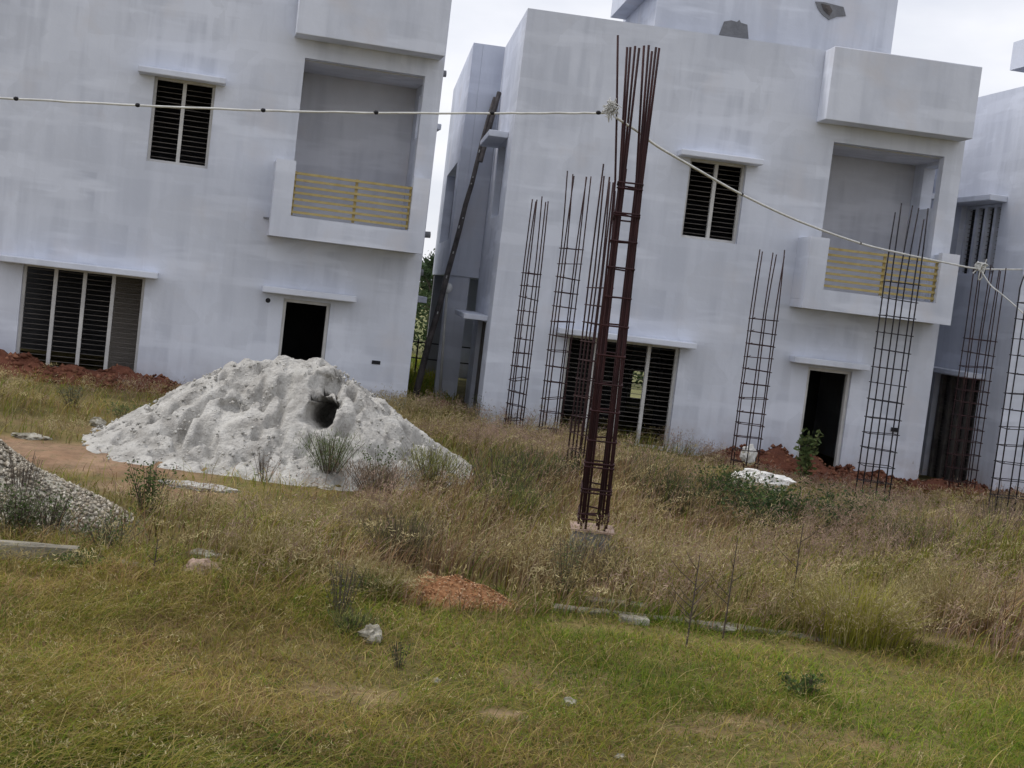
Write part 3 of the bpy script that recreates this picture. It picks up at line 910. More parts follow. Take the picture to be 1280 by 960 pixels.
# ------------------------------------------------------------------ rocks, kerbs, sacks
def lump(name, loc, size, m, label, cat, seed, rough=.35, sub=3, flat=.0, group=None, rz=0):
    import bmesh
    bm = bmesh.new(); bmesh.ops.create_icosphere(bm, subdivisions=sub, radius=1)
    for v in bm.verts:
        c0 = v.co.copy()
        k = 1 + rough * mnoise.fractal(c0 * 1.3 + Vector((seed * 3.1, seed, 0)), .8, 2.2, 4)
        k += rough * .35 * mnoise.cell(c0 * 2.3 + Vector((seed, 0, seed)))
        v.co = Vector((c0.x * k * size[0], c0.y * k * size[1], c0.z * k * size[2]))
    me = bpy.data.meshes.new(name); bm.to_mesh(me); bm.free(); me.materials.append(m)
    o = bpy.data.objects.new(name, me); link(o); o.location = loc; o.rotation_euler = (0, 0, rz)
    return tag(o, label, cat, group)


def gl(px, py, dz=0.): p_ = grd(px, py); return Vector((p_.x, p_.y, p_.z + dz))


lump('rock', gl(252, 718, .04), (.15, .11, .075), M['pinkstone'], 'pinkish broken rock in the dry grass right of the left kerb', 'rock', 1.3)
lump('rock', gl(258, 700, .03), (.15, .09, .045), M['stone'], 'flat pale rock lying behind the pinkish rock', 'rock', 2.9)
lump('rock', gl(463, 802, .045), (.075, .065, .07), M['stone'], 'mottled white and grey rock in the grass below the orange grit mound', 'rock', 4.4, .5)
lump('rock', gl(712, 881, .012), (.05, .04, .03), M['stone'], 'small pale rock in the green grass in the middle of the foreground', 'rock', 5.2)
lump('rock', gl(545, 853, .01), (.025, .022, .024), M['stone'], 'tiny white stone in the foreground grass left of the bare patch', 'rock', 6.2)
lump('rock', gl(775, 948, .01), (.03, .025, .018), M['stone'], 'small white stone in the nearest grass, closest stone to the camera', 'rock', 7.7)
lump('rock', gl(122, 530, .04), (.10, .08, .07), M['stone'], 'pale lump of rubble on the strip of grass below the red soil bank', 'rock', 8.3)
lump('rock', gl(40, 545, .0), (.22, .14, .05), M['stone'], 'flat whitish slab of rubble at the left edge by the bare soil', 'rock', 9.1)
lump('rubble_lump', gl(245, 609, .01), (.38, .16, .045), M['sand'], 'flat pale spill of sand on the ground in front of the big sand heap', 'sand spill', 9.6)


def kerb(a, b, w, h, label, m=None, name='kerb', rough=.012, dz=0):
    """concrete edging with a worn, uneven outline"""
    a, b = Vector(a), Vector(b); L_ = (b - a).length; n = max(4, int(L_ / .08)); d = (b - a).normalized(); nrm = Vector((-d.y, d.x, 0))
    mb = MB(); prof = [(0, -.15), (0, h - .015), (.015, h), (w - .015, h), (w, h - .015), (w, -.15)]
    base = a.copy()
    for k in range(n + 1):
        p_ = a.lerp(b, k / n)
        for j, (q, z_) in enumerate(prof):
            dz_ = rough * mnoise.noise(Vector((k * .35, j * 1.7, a.x))) if z_ > 0 else 0
            mb.v.append(tuple(p_ - base + nrm * (q + rough * mnoise.noise(Vector((k * .5, j * 2.3, 3 + a.y)))) + Vector((0, 0, z_ + dz_ + dz))))
    m_ = len(prof)
    for k in range(n):
        for j in range(m_ - 1): mb.f.append((k * m_ + j, k * m_ + m_ + j, k * m_ + m_ + j + 1, k * m_ + j + 1))
    mb.f.append(tuple(range(m_))); mb.f.append(tuple(n * m_ + j for j in range(m_))[::-1])
    o = mb.build(name, m or M['kerb']); o.location = base
    return tag(o, label, 'kerb')


g0 = gl(-140, 690); g1 = gl(96, 705)
kerb((g0.x, g0.y, g0.z), (g1.x, g1.y, g1.z), .08, .13, 'concrete kerb with a dark side at the left edge below the gravel heap')
g0 = gl(105, 702); g1 = gl(190, 712)
kerb((g0.x, g0.y, g0.z - .05), (g1.x, g1.y, g1.z - .06), .12, .09, 'low broken kerb piece half covered by creeping leaves')
g0 = gl(692, 764); g1 = gl(868, 783)
kerb((g0.x, g0.y, g0.z - .02), (g1.x, g1.y, g1.z - .02), .11, .06, 'low concrete kerb with a white block lying at its front, below the tall cage')
g0 = gl(872, 786); g1 = gl(1052, 805)
kerb((g0.x, g0.y, g0.z - .02), (g1.x, g1.y, g1.z - .05), .12, .075, 'pale kerb piece running right from the bare twig into dry grass')
p_ = gl(792, 779)
kb = MB().box(-.115, .115, -.06, .06, -.03, .055).build('block', M['stone'], bevel=.012); kb.location = p_; kb.rotation_euler = (0, .02, .12)
tag(kb, 'short white stone block lying against the kerb', 'block')
p_ = gl(770, 760)
kb = MB().box(-.26, .26, -.06, .06, -.03, .06).build('broken_slab', M['kerb'], bevel=.012); kb.location = p_; kb.rotation_euler = (.05, .02, .1)
tag(kb, 'broken concrete slab lying behind the white stone block', 'slab')
p_ = gl(905, 788)
lump('rock', p_ + Vector((0, -.05, .03)), (.10, .05, .035), M['stone'], 'flat white rock in front of the kerb by the bare twig', 'rock', 3.7)

ps = at(946, 606, 20.0); ps = at(948, 601, 18.8)
lump('sack', ps, (.43, .22, .15), M['sack'], 'crumpled white woven sack lying on the grass before the red soil bank', 'sack', 2.2, .30, 4)
pbk = at(935, 575, 20.75); pbk.z = float(zg(pbk.x, pbk.y)) + .42
lump('bag', pbk + Vector((0, 0, -.08)), (.13, .11, .15), M['sack'], 'small white plastic bag inside the foot of the short rebar cage', 'bag', 4.9, .3)

# ------------------------------------------------------------------ vegetation
GREEN = np.array([(.135, .205, .018), (.170, .240, .022), (.110, .175, .018), (.210, .255, .026), (.080, .135, .018)])
OLIVE = np.array([(.260, .230, .036), (.300, .255, .05), (.215, .195, .032)])
STRAW = np.array([(.46, .38, .19), (.54, .46, .26), (.39, .315, .15), (.32, .25, .12)])
BROWN = np.array([(.27, .165, .085), (.32, .20, .105), (.21, .125, .065), (.36, .245, .135)])
MAUVE = np.array([(.34, .235, .18), (.40, .29, .225), (.27, .19, .15)])


def pick(pal, n): return pal[rng.integers(0, len(pal), n)] * rng.uniform(.75, 1.25, (n, 1))


def blades(x, y, h, w, lean, col, nseg=3, az=None, dz=0, tipcol=None, z=None):
    n = len(x); z = zg(x, y) + dz if z is None else z
    az = rng.uniform(0, 2 * np.pi, n) if az is None else az
    dx, dy = np.cos(az), np.sin(az)
    fa = az + np.pi / 2 + rng.normal(0, .5, n); px, py = np.cos(fa), np.sin(fa)
    V = np.zeros((n, nseg + 1, 2, 3)); C = np.zeros((n, nseg + 1, 2, 3))
    for k in range(nseg + 1):
        t = k / nseg
        o = lean * h * t ** 2; zz = z + h * (t - .35 * np.minimum(lean, 1.6) * t ** 3) - .02
        ww = w * (1 - .85 * t ** 1.4) * .5
        for q, sgn in ((0, -1), (1, 1)):
            V[:, k, q, 0] = x + dx * o + sgn * px * ww; V[:, k, q, 1] = y + dy * o + sgn * py * ww; V[:, k, q, 2] = zz
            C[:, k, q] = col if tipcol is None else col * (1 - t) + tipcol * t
    i = (np.arange(n) * 2 * (nseg + 1))[:, None] + np.arange(nseg)[None] * 2
    Q = np.stack([i, i + 1, i + 3, i + 2], -1).reshape(-1, 4)
    return V.reshape(-1, 3), Q, C.reshape(-1, 3)


def tip(x, y, h, lean, az, z): return x + np.cos(az) * lean * h, y + np.sin(az) * lean * h, z + h * (1 - .35 * np.minimum(lean, 1.6))


def plumes(x, y, h, lean, az, col, per=14, spread=.13, size=(.012, .05), z=None):
    """seed heads: thin flakes along the last stretch of each stalk"""
    n = len(x); z = zg(x, y) if z is None else z
    t = rng.uniform(.62, 1.02, (n, per))
    o = lean[:, None] * h[:, None] * t ** 2
    X = x[:, None] + np.cos(az)[:, None] * o + rng.normal(0, spread * .16, (n, per))
    Y = y[:, None] + np.sin(az)[:, None] * o + rng.normal(0, spread * .16, (n, per))
    Z = z[:, None] + h[:, None] * (t - .35 * np.minimum(lean, 1.6)[:, None] * t ** 3) + rng.normal(0, spread * .12, (n, per))
    X, Y, Z = X.ravel(), Y.ravel(), Z.ravel(); m = len(X)
    d = rng.normal(0, 1, (m, 3)); d[:, 2] += .8; d /= np.linalg.norm(d, axis=1)[:, None]
    s = np.cross(d, rng.normal(0, 1, (m, 3))); s /= np.linalg.norm(s, axis=1)[:, None]
    L_ = rng.uniform(.5, 1., (m, 1)) * size[1]; W_ = size[0] * rng.uniform(.4, .9, (m, 1)) * .5
    P = np.stack([X, Y, Z], 1)
    V = np.stack([P - s * W_, P + s * W_, P + d * L_ + s * W_ * .4, P + d * L_ - s * W_ * .4], 1).reshape(-1, 3)
    Q = np.arange(m * 4).reshape(-1, 4)
    c = np.repeat(np.repeat(col, per, 0) * rng.uniform(.8, 1.2, (m, 1)), 4, 0)
    return V, Q, c


def join(parts):
    V, Q, C = [], [], []; k = 0
    for v, q, c in parts: V.append(v); Q.append(q + k); C.append(c); k += len(v)
    return np.concatenate(V), np.concatenate(Q), np.concatenate(C)


def in_house(x, y, m=.05):
    r = np.zeros(len(x), bool)
    for H, d in ((H1, D1), (H2, D2), (H3, D3)):
        a = H[2]; X = (x - H[0]) * math.cos(a) + (y - H[1]) * math.sin(a); Y = -(x - H[0]) * math.sin(a) + (y - H[1]) * math.cos(a)
        r |= (X > -.05 - m) & (X < d['W'] + m) & (Y > -m) & (Y < d['D'] + m)
    return r


def heapmask(x, y, margin=0.):
    return (sand_h(x, y) > .02 + margin) | (grav_h(x, y) > .03 + margin) | (rgh(x, y) > .02) | (rb1h(x, y) > .06) | (rb2h(x, y) > .10)


def scatter(n, y0, y1, power=1.0, pad=.6, x0=None, x1=None):
    """random spots inside the wedge of ground the camera looks over"""
    y = y0 + (y1 - y0) * rng.random(n) ** power
    half = y * .405 + pad
    x = rng.uniform(-1, 1, n) * half - .02 * y
    # thinner continuation on both sides
    m = int(n * .5); y2 = y0 + (y1 - y0) * rng.random(m) ** power
    x2 = np.where(rng.random(m) < .5, -1, 1) * (y2 * .405 + pad + rng.uniform(0, 4.2, m)) - .02 * y2
    return np.concatenate([x, x2]), np.concatenate([y, y2])


def dens(v, p): return rng.random(len(v)) < p


# where the tall dry grass starts: just beyond the kerb line, a little nearer on the left
def kerb_y(x): return 10.18 + .30 * sstep(.2, .6, x) + .08 * x + .16 * fbm(x * .9, x * 0 + 3.3, 3) * (1 - sstep(.2, .6, x) * .6)


# ---- short grass of the foreground
def foreground():
    parts = []
    for (n, y0, y1, pw) in ((170000, 5.6, 11.2, .95), (42000, 10.3, 22.5, .9)):
        x, y = scatter(n, y0, y1, pw)
        b_ = bare(x, y)
        n = len(x); k = (rng.random(n) > b_ * 1.1) & ~heapmask(x, y) & ~in_house(x, y, .0)
        k &= rng.random(n) < np.clip(.80 + 1.3 * fbm(x * 1.3, y * 1.3, 3), .62, 1)
        x, y = x[k], y[k]; m = len(x)
        g = np.clip(.5 + 1.9 * fbm(x * .55 + 9, y * .8, 3) + .50 * np.exp(-((y - 8.9) / .85) ** 2) * sstep(-1.3, -.1, x) + .08 * sstep(-1, 1.5, x) - .12 * sstep(-.8, -1.6, x) - .22 * sstep(8.2, 7.2, y), 0, 1)
        tall = np.clip(.5 + 2.0 * fbm(x * .7 + 40, y * .7, 3), 0, 1)
        far_ = sstep(10., 11., y)
        h = rng.uniform(.04, .115 + .04 * far_, m) * (.66 + .8 * tall) * (1 + .25 * sstep(1.6, 2.6, x)) * (1 + .6 * sstep(-.5, -2.2, x))
        u_ = rng.random(m)
        col = np.where((u_ < .10 + .72 * g)[:, None], pick(GREEN, m), np.where((u_ < .66 + .28 * g)[:, None], pick(OLIVE, m) * .92, pick(STRAW, m) * np.array((.86, .80, .55))))
        dry = rng.random(m) < .34 * (1 - g)
        col[dry] = pick(BROWN, int(dry.sum()))
        w = rng.uniform(.003, .0065, m) * (1 + .03 * y)
        lean = rng.uniform(.3, 1.7, m)
        kb_ = (np.exp(-((y - 10.2 - .09 * x) / .19) ** 2) * sstep(.3, .6, x) * sstep(3., 2.7, x)) + np.exp(-((y - 9.9) / .3) ** 2) * sstep(-2.9, -3.2, x)
        h = h * (1 - .5 * np.clip(kb_, 0, 1))
        shade = (1 + .85 * fbm(x * .9 + 77, y * .9, 4))[:, None] * (1 - .22 * sstep(7.8, 6.6, y) * sstep(.8, -.6, x))[:, None]
        col = col * shade
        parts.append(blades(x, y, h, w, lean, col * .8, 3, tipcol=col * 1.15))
    # taller tangled clumps on the left, leaning with the wind
    x, y = scatter(60000, 5.7, 10.2, .95); q_ = fbm(x * 1.5 + 11, y * 1.5, 3) + .55 * fbm(x * .5 + 90, y * .5, 2)
    k = (rng.random(len(x)) < np.clip(.10 + 2.6 * q_, 0, .8) * (.12 + .88 * sstep(.5, -.5, x - .35 * (y - 8)))) & (bare(x, y) < .4) & ~heapmask(x, y)
    x, y = x[k], y[k]; m = len(x); q_ = q_[k]
    h = rng.uniform(.12, .28, m) * (1 + .9 * np.clip(q_, 0, .4)); lean = rng.uniform(.5, 1.5, m); az = rng.normal(-.2, .8, m)
    u_ = rng.random(m); col = np.where((u_ < .5)[:, None], pick(OLIVE, m), np.where((u_ < .78)[:, None], pick(GREEN, m), pick(STRAW, m) * np.array((.9, .84, .6))))
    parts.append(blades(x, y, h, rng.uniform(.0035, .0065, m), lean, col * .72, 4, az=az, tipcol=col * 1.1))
    kk = rng.random(m) < .05; q = int(kk.sum())
    parts.append(plumes(x[kk], y[kk], h[kk] * 1.15, lean[kk], az[kk], pick(STRAW, q) * .95, 12, .05, (.006, .024)))
    # bent straw stalks lying over the turf
    x, y = scatter(2600, 5.6, 11., .9); k = (bare(x, y) < .5) & ~heapmask(x, y); k &= rng.random(len(x)) < np.clip(.45 + 1.6 * fbm(x * .8 + 5, y * .8, 3) + .3 * sstep(.3, -1.5, x), 0.05, 1)
    x, y = x[k], y[k]; m = len(x); h = rng.uniform(.18, .42, m)
    lean = rng.uniform(.7, 1.9, m); az = rng.normal(-.25, .9, m)
    c_ = pick(STRAW, m) * np.array((.9, .85, .7))
    parts.append(blades(x, y, h, rng.uniform(.0028, .0048, m), lean, c_, 5, az=az))
    kk = rng.random(m) < .5
    parts.append(plumes(x[kk], y[kk], h[kk], lean[kk], az[kk], pick(STRAW, int(kk.sum())) * 1.0, 9, .05, (.006, .022)))
    # dark creeping weeds in the bottom left corner and scattered rosettes
    x = np.concatenate([rng.normal(-1.75, .45, 2500), rng.normal(-.6, .5, 900)]); y = np.concatenate([rng.normal(6.35, .22, 2500), rng.normal(6.7, .25, 900)])
    m = len(x)
    parts.append(blades(x, y, rng.uniform(.05, .14, m), rng.uniform(.012, .03, m), rng.uniform(.8, 1.9, m), pick(GREEN, m) * .55, 3))
    V, Q, C = join(parts)
    o = npmesh('short_grass', V, Q, M['grass'], col=C); tag(o, 'short green and straw coloured grass covering the ground', 'grass', kind='stuff')


foreground()


# ---- tall dry grass between the kerb and the houses
def tallgrass():
    parts = []
    n = 98000
    x, y = scatter(n, 9.9, 22.3, .85)
    pth = sstep(-2.6, -1.2, x + .08 * (y - 12))            # thin on the left where soil and heaps are
    clear = np.clip(np.exp(-(((x + 3.5) / 1.6) ** 2 + ((y - 14.4) / 1.2) ** 2)), 0, 1)
    k = (y > kerb_y(x)) & ~heapmask(x, y) & ~in_house(x, y, .1)
    pr = np.clip(.55 + 1.6 * fbm(x * .8 + 3, y * .8, 3), .12, 1) * (.30 + .70 * pth) * (1 - .95 * clear) * (1 - bare(x, y))
    pr *= 1 - .75 * ((x < -1.6) & (y < 15.2) & (y > 13.0))
    n = len(x); pr *= np.where(y > 18.2, .75, 1)
    k &= rng.random(n) < pr
    x, y = x[k], y[k]; m = len(x)
    zone = fbm(x * .5 + 21, y * .5 + 8, 3)
    left = sstep(.2, -1.6, x)
    hh = np.clip(.56 + 1.0 * fbm(x * .6 + 70, y * .6, 3), .22, .95) * (1 - .40 * left) * np.where(y > 17.5, .72, 1) * (1 - .5 * sstep(17.2, 18.8, y) * sstep(2.2, 3.6, x)) * (.62 + .38 * sstep(0, .9, y - kerb_y(x)))
    h = hh * rng.uniform(.55, 1.15, m)
    az = rng.normal(-.1, 1.1, m); lean = rng.uniform(.15, 1.2, m)
    u_ = rng.random(m)
    gfrac = np.clip(.36 - .12 * sstep(.6, -.8, x) * sstep(16, 14, y) + 2.3 * zone, .05, .9)
    low = h < .5 * hh + .14
    col = np.where((u_ < gfrac)[:, None], pick(np.concatenate([GREEN, OLIVE, OLIVE]), m), np.where((u_ < gfrac + .16)[:, None], pick(STRAW, m) * .85, np.where((rng.random(m) < .35)[:, None], pick(MAUVE, m), pick(BROWN, m))))
    col = col * (1 + 1.1 * fbm(x * .7 + 33, y * .7, 4))[:, None]
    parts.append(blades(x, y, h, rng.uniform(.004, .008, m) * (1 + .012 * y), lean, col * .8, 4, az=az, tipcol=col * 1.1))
    # seed heads: mauve-brown haze on the right and in the middle, straw on the left
    st = rng.random(m) < np.clip(.40 + 2.2 * fbm(x * .55 + 55, y * .55, 3), .04, .95) * .55
    xs, ys, hs, ls, zs = x[st], y[st], h[st] * 1.18, lean[st] * .8, az[st]
    q = len(xs)
    isM = rng.random(q) < np.clip(.45 + .38 * sstep(-.5, 2.5, xs) + 2.6 * fbm(xs * .42, ys * .42 + 9, 3), .02, .95)
    pc = np.where(isM[:, None], pick(MAUVE, q), pick(STRAW, q) * .85)
    parts.append(blades(xs, ys, hs, np.full(q, .006), ls, pc * .9, 4, az=zs))
    parts.append(plumes(xs, ys, hs, ls, zs, pc, 18, .26, (.010, .05)))
    # long straw plumes arching over to the right
    k = rng.random(m) < .055 * np.clip(.5 + 3 * fbm(x * .8 + 15, y * .8, 3), .1, 2)
    q = int(k.sum()); hs = h[k] * rng.uniform(1.05, 1.45, q); ls = rng.uniform(.7, 1.5, q); zs = rng.normal(-.15, .5, q); pc = pick(STRAW, q) * 1.05
    parts.append(blades(x[k], y[k], hs, np.full(q, .0075), ls, pc * .9, 6, az=zs))
    parts.append(plumes(x[k], y[k], hs, ls, zs, pc, 34, .10, (.010, .038)))
    # twiggy dry undergrowth
    t_ = rng.random(m) < .22
    q = int(t_.sum())
    parts.append(blades(x[t_], y[t_], h[t_] * .85, np.full(q, .010), rng.uniform(.0, .5, q), pick(BROWN, q) * .5, 3))
    V, Q, C = join(parts)
    o = npmesh('tall_dry_grass', V, Q, M['grass'], col=C); tag(o, 'tall dry brown and green grass with seed heads between the kerb and the houses', 'grass', kind='stuff')


tallgrass()


def broad(x, y, z, size, col, up=.4):
    """leaf-sized quads with free directions"""
    m = len(x)
    d = rng.normal(0, 1, (m, 3)); d[:, 2] = d[:, 2] * .6 + up; d /= np.linalg.norm(d, axis=1)[:, None]
    s = np.cross(d, rng.normal(0, 1, (m, 3))); s /= np.linalg.norm(s, axis=1)[:, None]
    L_ = (size * rng.uniform(.6, 1.3, m))[:, None]; W_ = L_ * .24
    P = np.stack([x, y, z], 1)
    V = np.stack([P, P + d * L_ * .5 + s * W_, P + d * L_, P + d * L_ * .5 - s * W_], 1).reshape(-1, 3)
    return V, np.arange(m * 4).reshape(-1, 4), np.repeat(col, 4, 0)


def shrub(name, base, w, h, pal, nst, per, leaf, label, cat='weed', stemcol=(.09, .08, .04), lean=.35, fine=False, bottom=.15):
    """weed: a fan of stems, leaves or fine sprays along them"""
    root = empty(name, base, random.uniform(0, 6), label, cat)
    st = MB(); X, Y, Z = [], [], []
    for k in range(nst):
        a = random.uniform(0, 6.283); rr = random.uniform(.1, 1) * w / 2
        hh = h * random.uniform(.6, 1.0); b0 = Vector((math.cos(a) * rr * .25, math.sin(a) * rr * .25, -.03))
        tip_ = Vector((math.cos(a) * rr, math.sin(a) * rr, hh)); mid = b0.lerp(tip_, .5) + Vector((0, 0, .06 * h))
        pts_ = smooth_path([b0, mid, tip_], 4)
        st.tube(pts_, [max(.0018, .0016 + .004 * h * (1 - i / len(pts_))) for i in range(len(pts_))], 4)
        for _ in range(per):
            t = random.uniform(bottom, 1.02); q = b0.lerp(tip_, t) + Vector((0, 0, .06 * h * math.sin(math.pi * min(t, 1)))); sp_ = w * .07
            X.append(q.x + random.gauss(0, sp_)); Y.append(q.y + random.gauss(0, sp_)); Z.append(q.z + random.gauss(0, sp_ * .5))
    m = len(X)
    sm = st.build('stem', M['bark'], root)
    if m:
        sz = np.full(m, leaf)
        V, Q, C = broad(np.array(X), np.array(Y), np.array(Z), sz, pick(np.array(pal), m))
        if fine:
            V, Q, C = blades(np.array(X), np.array(Y), np.full(m, leaf * 2), np.full(m, leaf * .16), rng.uniform(.2, 1.4, m), pick(np.array(pal), m), 2, z=np.array(Z))
        npmesh('foliage', V, Q, M['leaf'], root, C)
    return root


GP = [(.075, .115, .035), (.095, .14, .04), (.06, .09, .03)]
DG = [(.035, .06, .025), (.05, .08, .03), (.06, .085, .035)]
YG = [(.20, .21, .055), (.16, .17, .05), (.26, .25, .09)]
LG = [(.12, .16, .06), (.15, .18, .07), (.09, .13, .05)]
GY = [(.15, .16, .10), (.12, .13, .08), (.18, .18, .12)]


def px_h(px, py0, py1, base): return (py0 - py1) * base.y / F


def plant(px, py, top, wpx, pal, nst, per, leaf, label, cat='weed', **kw):
    cat = kw.pop('cat', cat)
    b_ = gl(px, py); return shrub(kw.pop('name', 'weed'), b_, wpx * b_.y / F, px_h(px, py, top, b_), pal, nst, per, leaf, label, cat, **kw)


plant(186, 645, 578, 62, GP, 34, 26, .035, 'bright green bushy weed standing on bare soil beside the gravel heap')
sq = slope_hit(412, 588, sand_h)
shrub('weed', Vector(sq), .85, .46, LG, 60, 30, .028, 'feathery light green weed growing from the front of the sand heap', fine=True)
sq = slope_hit(470, 596, sand_h)
shrub('weed', Vector(sq), .45, .36, GP, 14, 16, .035, 'small dark leafed weed on the sand heap right of the feathery one')
sq = slope_hit(330, 600, sand_h)
shrub('weed', Vector(sq), .4, .38, [(.16, .12, .09), (.2, .15, .11)], 16, 8, .02, 'dry reddish twiggy weed at the front foot of the sand heap')
b_ = base_at(1004, 600, 21.3)
shrub('weed', b_, .36, height_at(1006, 532, b_), LG, 9, 34, .10, 'tall leafy green plant growing beside the open doorway', 'plant', lean=.1)
plant(985, 672, 614, 190, DG + GP[:1], 150, 46, .055, bottom=-.1, label='dark green leafy bush below the white sack', cat='bush', name='bush')
plant(1075, 662, 612, 140, DG + GP, 60, 30, .045, bottom=-.1, label='dull green low bush in front of the dark cage by the doorway', cat='bush', name='bush')
plant(905, 640, 582, 120, GP + DG, 70, 34, .045, bottom=-.1, label='green weedy bush left of the white sack', cat='bush', name='bush')
for px, py, tp, w_, pl, lb in ((540, 612, 556, 110, YG, 'olive weeds hiding the right foot of the sand heap'), (470, 622, 575, 110, [(.20, .15, .11), (.24, .18, .13)], 'reddish dry weeds along the front foot of the sand heap'),
                            (735, 728, 674, 120, [(.20, .15, .11), (.17, .15, .08)], 'dry brown weeds in front of the concrete footing'), (640, 655, 600, 130, GP + YG, 'green weeds in front of the slim rebar cages'), (668, 612, 560, 120, GP + DG, 'dark green weeds around the feet of the two left rebar cages'),
                            (500, 705, 640, 150, [(.13, .11, .06), (.17, .13, .08), (.09, .10, .04)], 'dark olive weeds left of and behind the orange grit mound'),
                            (1130, 700, 640, 150, GP + GY, 'grey green weeds in front of the red bank near the right edge'),
                            (840, 640, 585, 130, DG + GP, 'dark green weeds below the sill of the big ground window')):
    plant(px, py, tp, w_, pl, 70, 30, .04, lb, bottom=-.05, fine=True)
plant(622, 640, 560, 120, GP + YG, 60, 26, .04, 'mid green bush behind the grass right of the sand heap', 'bush', name='bush', fine=True)
plant(810, 605, 560, 140, GP, 44, 22, .035, 'green weeds growing under the big ground window behind the tall cage', 'weed', fine=True)
def tuft(px, py, top, wpx, pal, n, label, straw=.3):
    b_ = gl(px, py); w = wpx * b_.y / F; h_ = px_h(px, py, top, b_)
    root = empty('grass_tuft', b_, 0, label, 'grass tuft')
    r = w * .5 * np.sqrt(rng.random(n)); a = rng.uniform(0, 6.283, n)
    x, y = np.cos(a) * r, np.sin(a) * r * .7; az = a + rng.normal(0, .7, n)
    h = h_ * rng.uniform(.55, 1.15, n) * (1 - .35 * (r / (w * .5)) ** 2); lean = rng.uniform(.1, .8, n)
    c_ = np.where((rng.random(n) < straw)[:, None], pick(STRAW, n) * .8, pick(np.array(pal), n)); z = np.full(n, -.03)
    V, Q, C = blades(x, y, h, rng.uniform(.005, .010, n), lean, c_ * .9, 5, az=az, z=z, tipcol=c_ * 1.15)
    npmesh('blade_clump', V, Q, M['grass'], root, C)
    k = rng.random(n) < .22; q = int(k.sum())
    V, Q, C = plumes(x[k], y[k], h[k] * 1.12, lean[k], az[k], pick(STRAW, q) * .8, 14, .16, (.008, .04), z=z[k])
    npmesh('seed_heads', V, Q, M['grass'], root, C)


tuft(1062, 800, 700, 150, [(.30, .29, .045), (.25, .26, .04), (.36, .33, .07)], 1500, 'yellow green tuft of tall grass behind the right end of the kerb', .22)
tuft(470, 742, 690, 90, [(.22, .23, .035), (.18, .20, .03)], 600, 'arching straw and green grass tuft left of the orange grit mound', .4)
tuft(330, 700, 640, 110, [(.26, .24, .05), (.22, .21, .04)], 600, 'straw coloured grass tuft between the pinkish rock and the sand heap', .55)
tuft(1180, 780, 690, 120, [(.24, .20, .06), (.28, .23, .08)], 700, 'dry arching grass tuft near the bare soil strip on the right', .6)
plant(705, 752, 668, 66, LG + GY, 18, 26, .022, 'light green sapling like weed in dry grass below the tall cage')
plant(425, 772, 700, 60, [(.10, .10, .07), (.07, .075, .05)], 22, 10, .02, 'dark twiggy weed in the grass left of the orange grit mound')
plant(452, 745, 715, 100, YG + GP, 60, 14, .035, 'low arching green grass tuft beside the orange grit mound', 'grass tuft', name='grass_tuft', fine=True)
plant(90, 508, 478, 46, GY, 24, 14, .03, 'greyish weed growing on the red soil bank at the left')
plant(150, 520, 500, 60, LG, 20, 16, .03, 'small pale green weed at the foot of the red soil bank')
plant(25, 650, 560, 60, [(.17, .14, .10), (.14, .12, .09)], 34, 14, .02, 'dry greyish weed in front of the gravel heap at the left edge')
plant(130, 690, 640, 100, GP + GY, 40, 18, .028, 'mixed green weeds at the front foot of the gravel heap')
plant(20, 672, 600, 90, GP + GY, 60, 22, .032, 'tall green grey weeds at the left foot of the gravel heap')
plant(60, 668, 610, 110, GY + GP, 46, 16, .028, 'grey green weeds growing through the lower slope of the gravel heap')
plant(100, 708, 690, 90, GP, 30, 26, .03, 'creeping green leaves spilling over the left kerb', 'creeper', name='creeper')
plant(440, 792, 762, 70, GP + YG, 40, 14, .03, 'tangled green weeds around the mottled rock', fine=True)
plant(500, 835, 800, 40, DG, 12, 8, .02, 'small dark weed in the green grass of the foreground')
plant(1003, 870, 842, 60, GP, 26, 14, .035, 'fresh green low weed in the foreground grass at the right')
plant(600, 530, 492, 50, GY + GP, 20, 18, .03, 'grey green weed at the left corner of the house with the rebar cages')
plant(1240, 690, 600, 110, [(.17, .13, .11), (.14, .12, .09)], 50, 14, .02, 'dry brown weed bush around the cage at the right edge')
for px, py, tp, lb in ((857, 812, 690, 'bare dark branching twig standing in front of the right kerb'), (903, 800, 668, 'bare thin twig rising behind the right kerb piece'), (784, 765, 718, 'short black stick standing behind the white stone block'),
                       (985, 780, 650, 'thin bare stalk in the dry grass right of the kerb twig'), (190, 722, 672, 'thin dark stalk beside the pinkish rock')):
    b_ = gl(px, py); h_ = px_h(px, py, tp, b_); tw = MB()
    tw.tube([(0, 0, -.05), (.01, 0, h_ * .5), (.015, .0, h_)], [.008, .006, .003], 5)
    nb = 12 if 'branch' in lb else (0 if 'stick' in lb else 5)
    for k in range(nb):
        z_ = h_ * random.uniform(.25, .85); a = random.uniform(0, 6.28); L_ = h_ * random.uniform(.15, .42)
        e_ = Vector((math.cos(a) * L_ * .7, math.sin(a) * L_ * .5, z_ + L_ * .6))
        tw.tube([(.01, 0, z_), Vector((.01, 0, z_)).lerp(e_, .55) + Vector((0, 0, -.01)), e_], [.004, .003, .0015], 4)
    to_ = tw.build('twig', M['bark']); to_.location = b_; tag(to_, lb, 'twig')


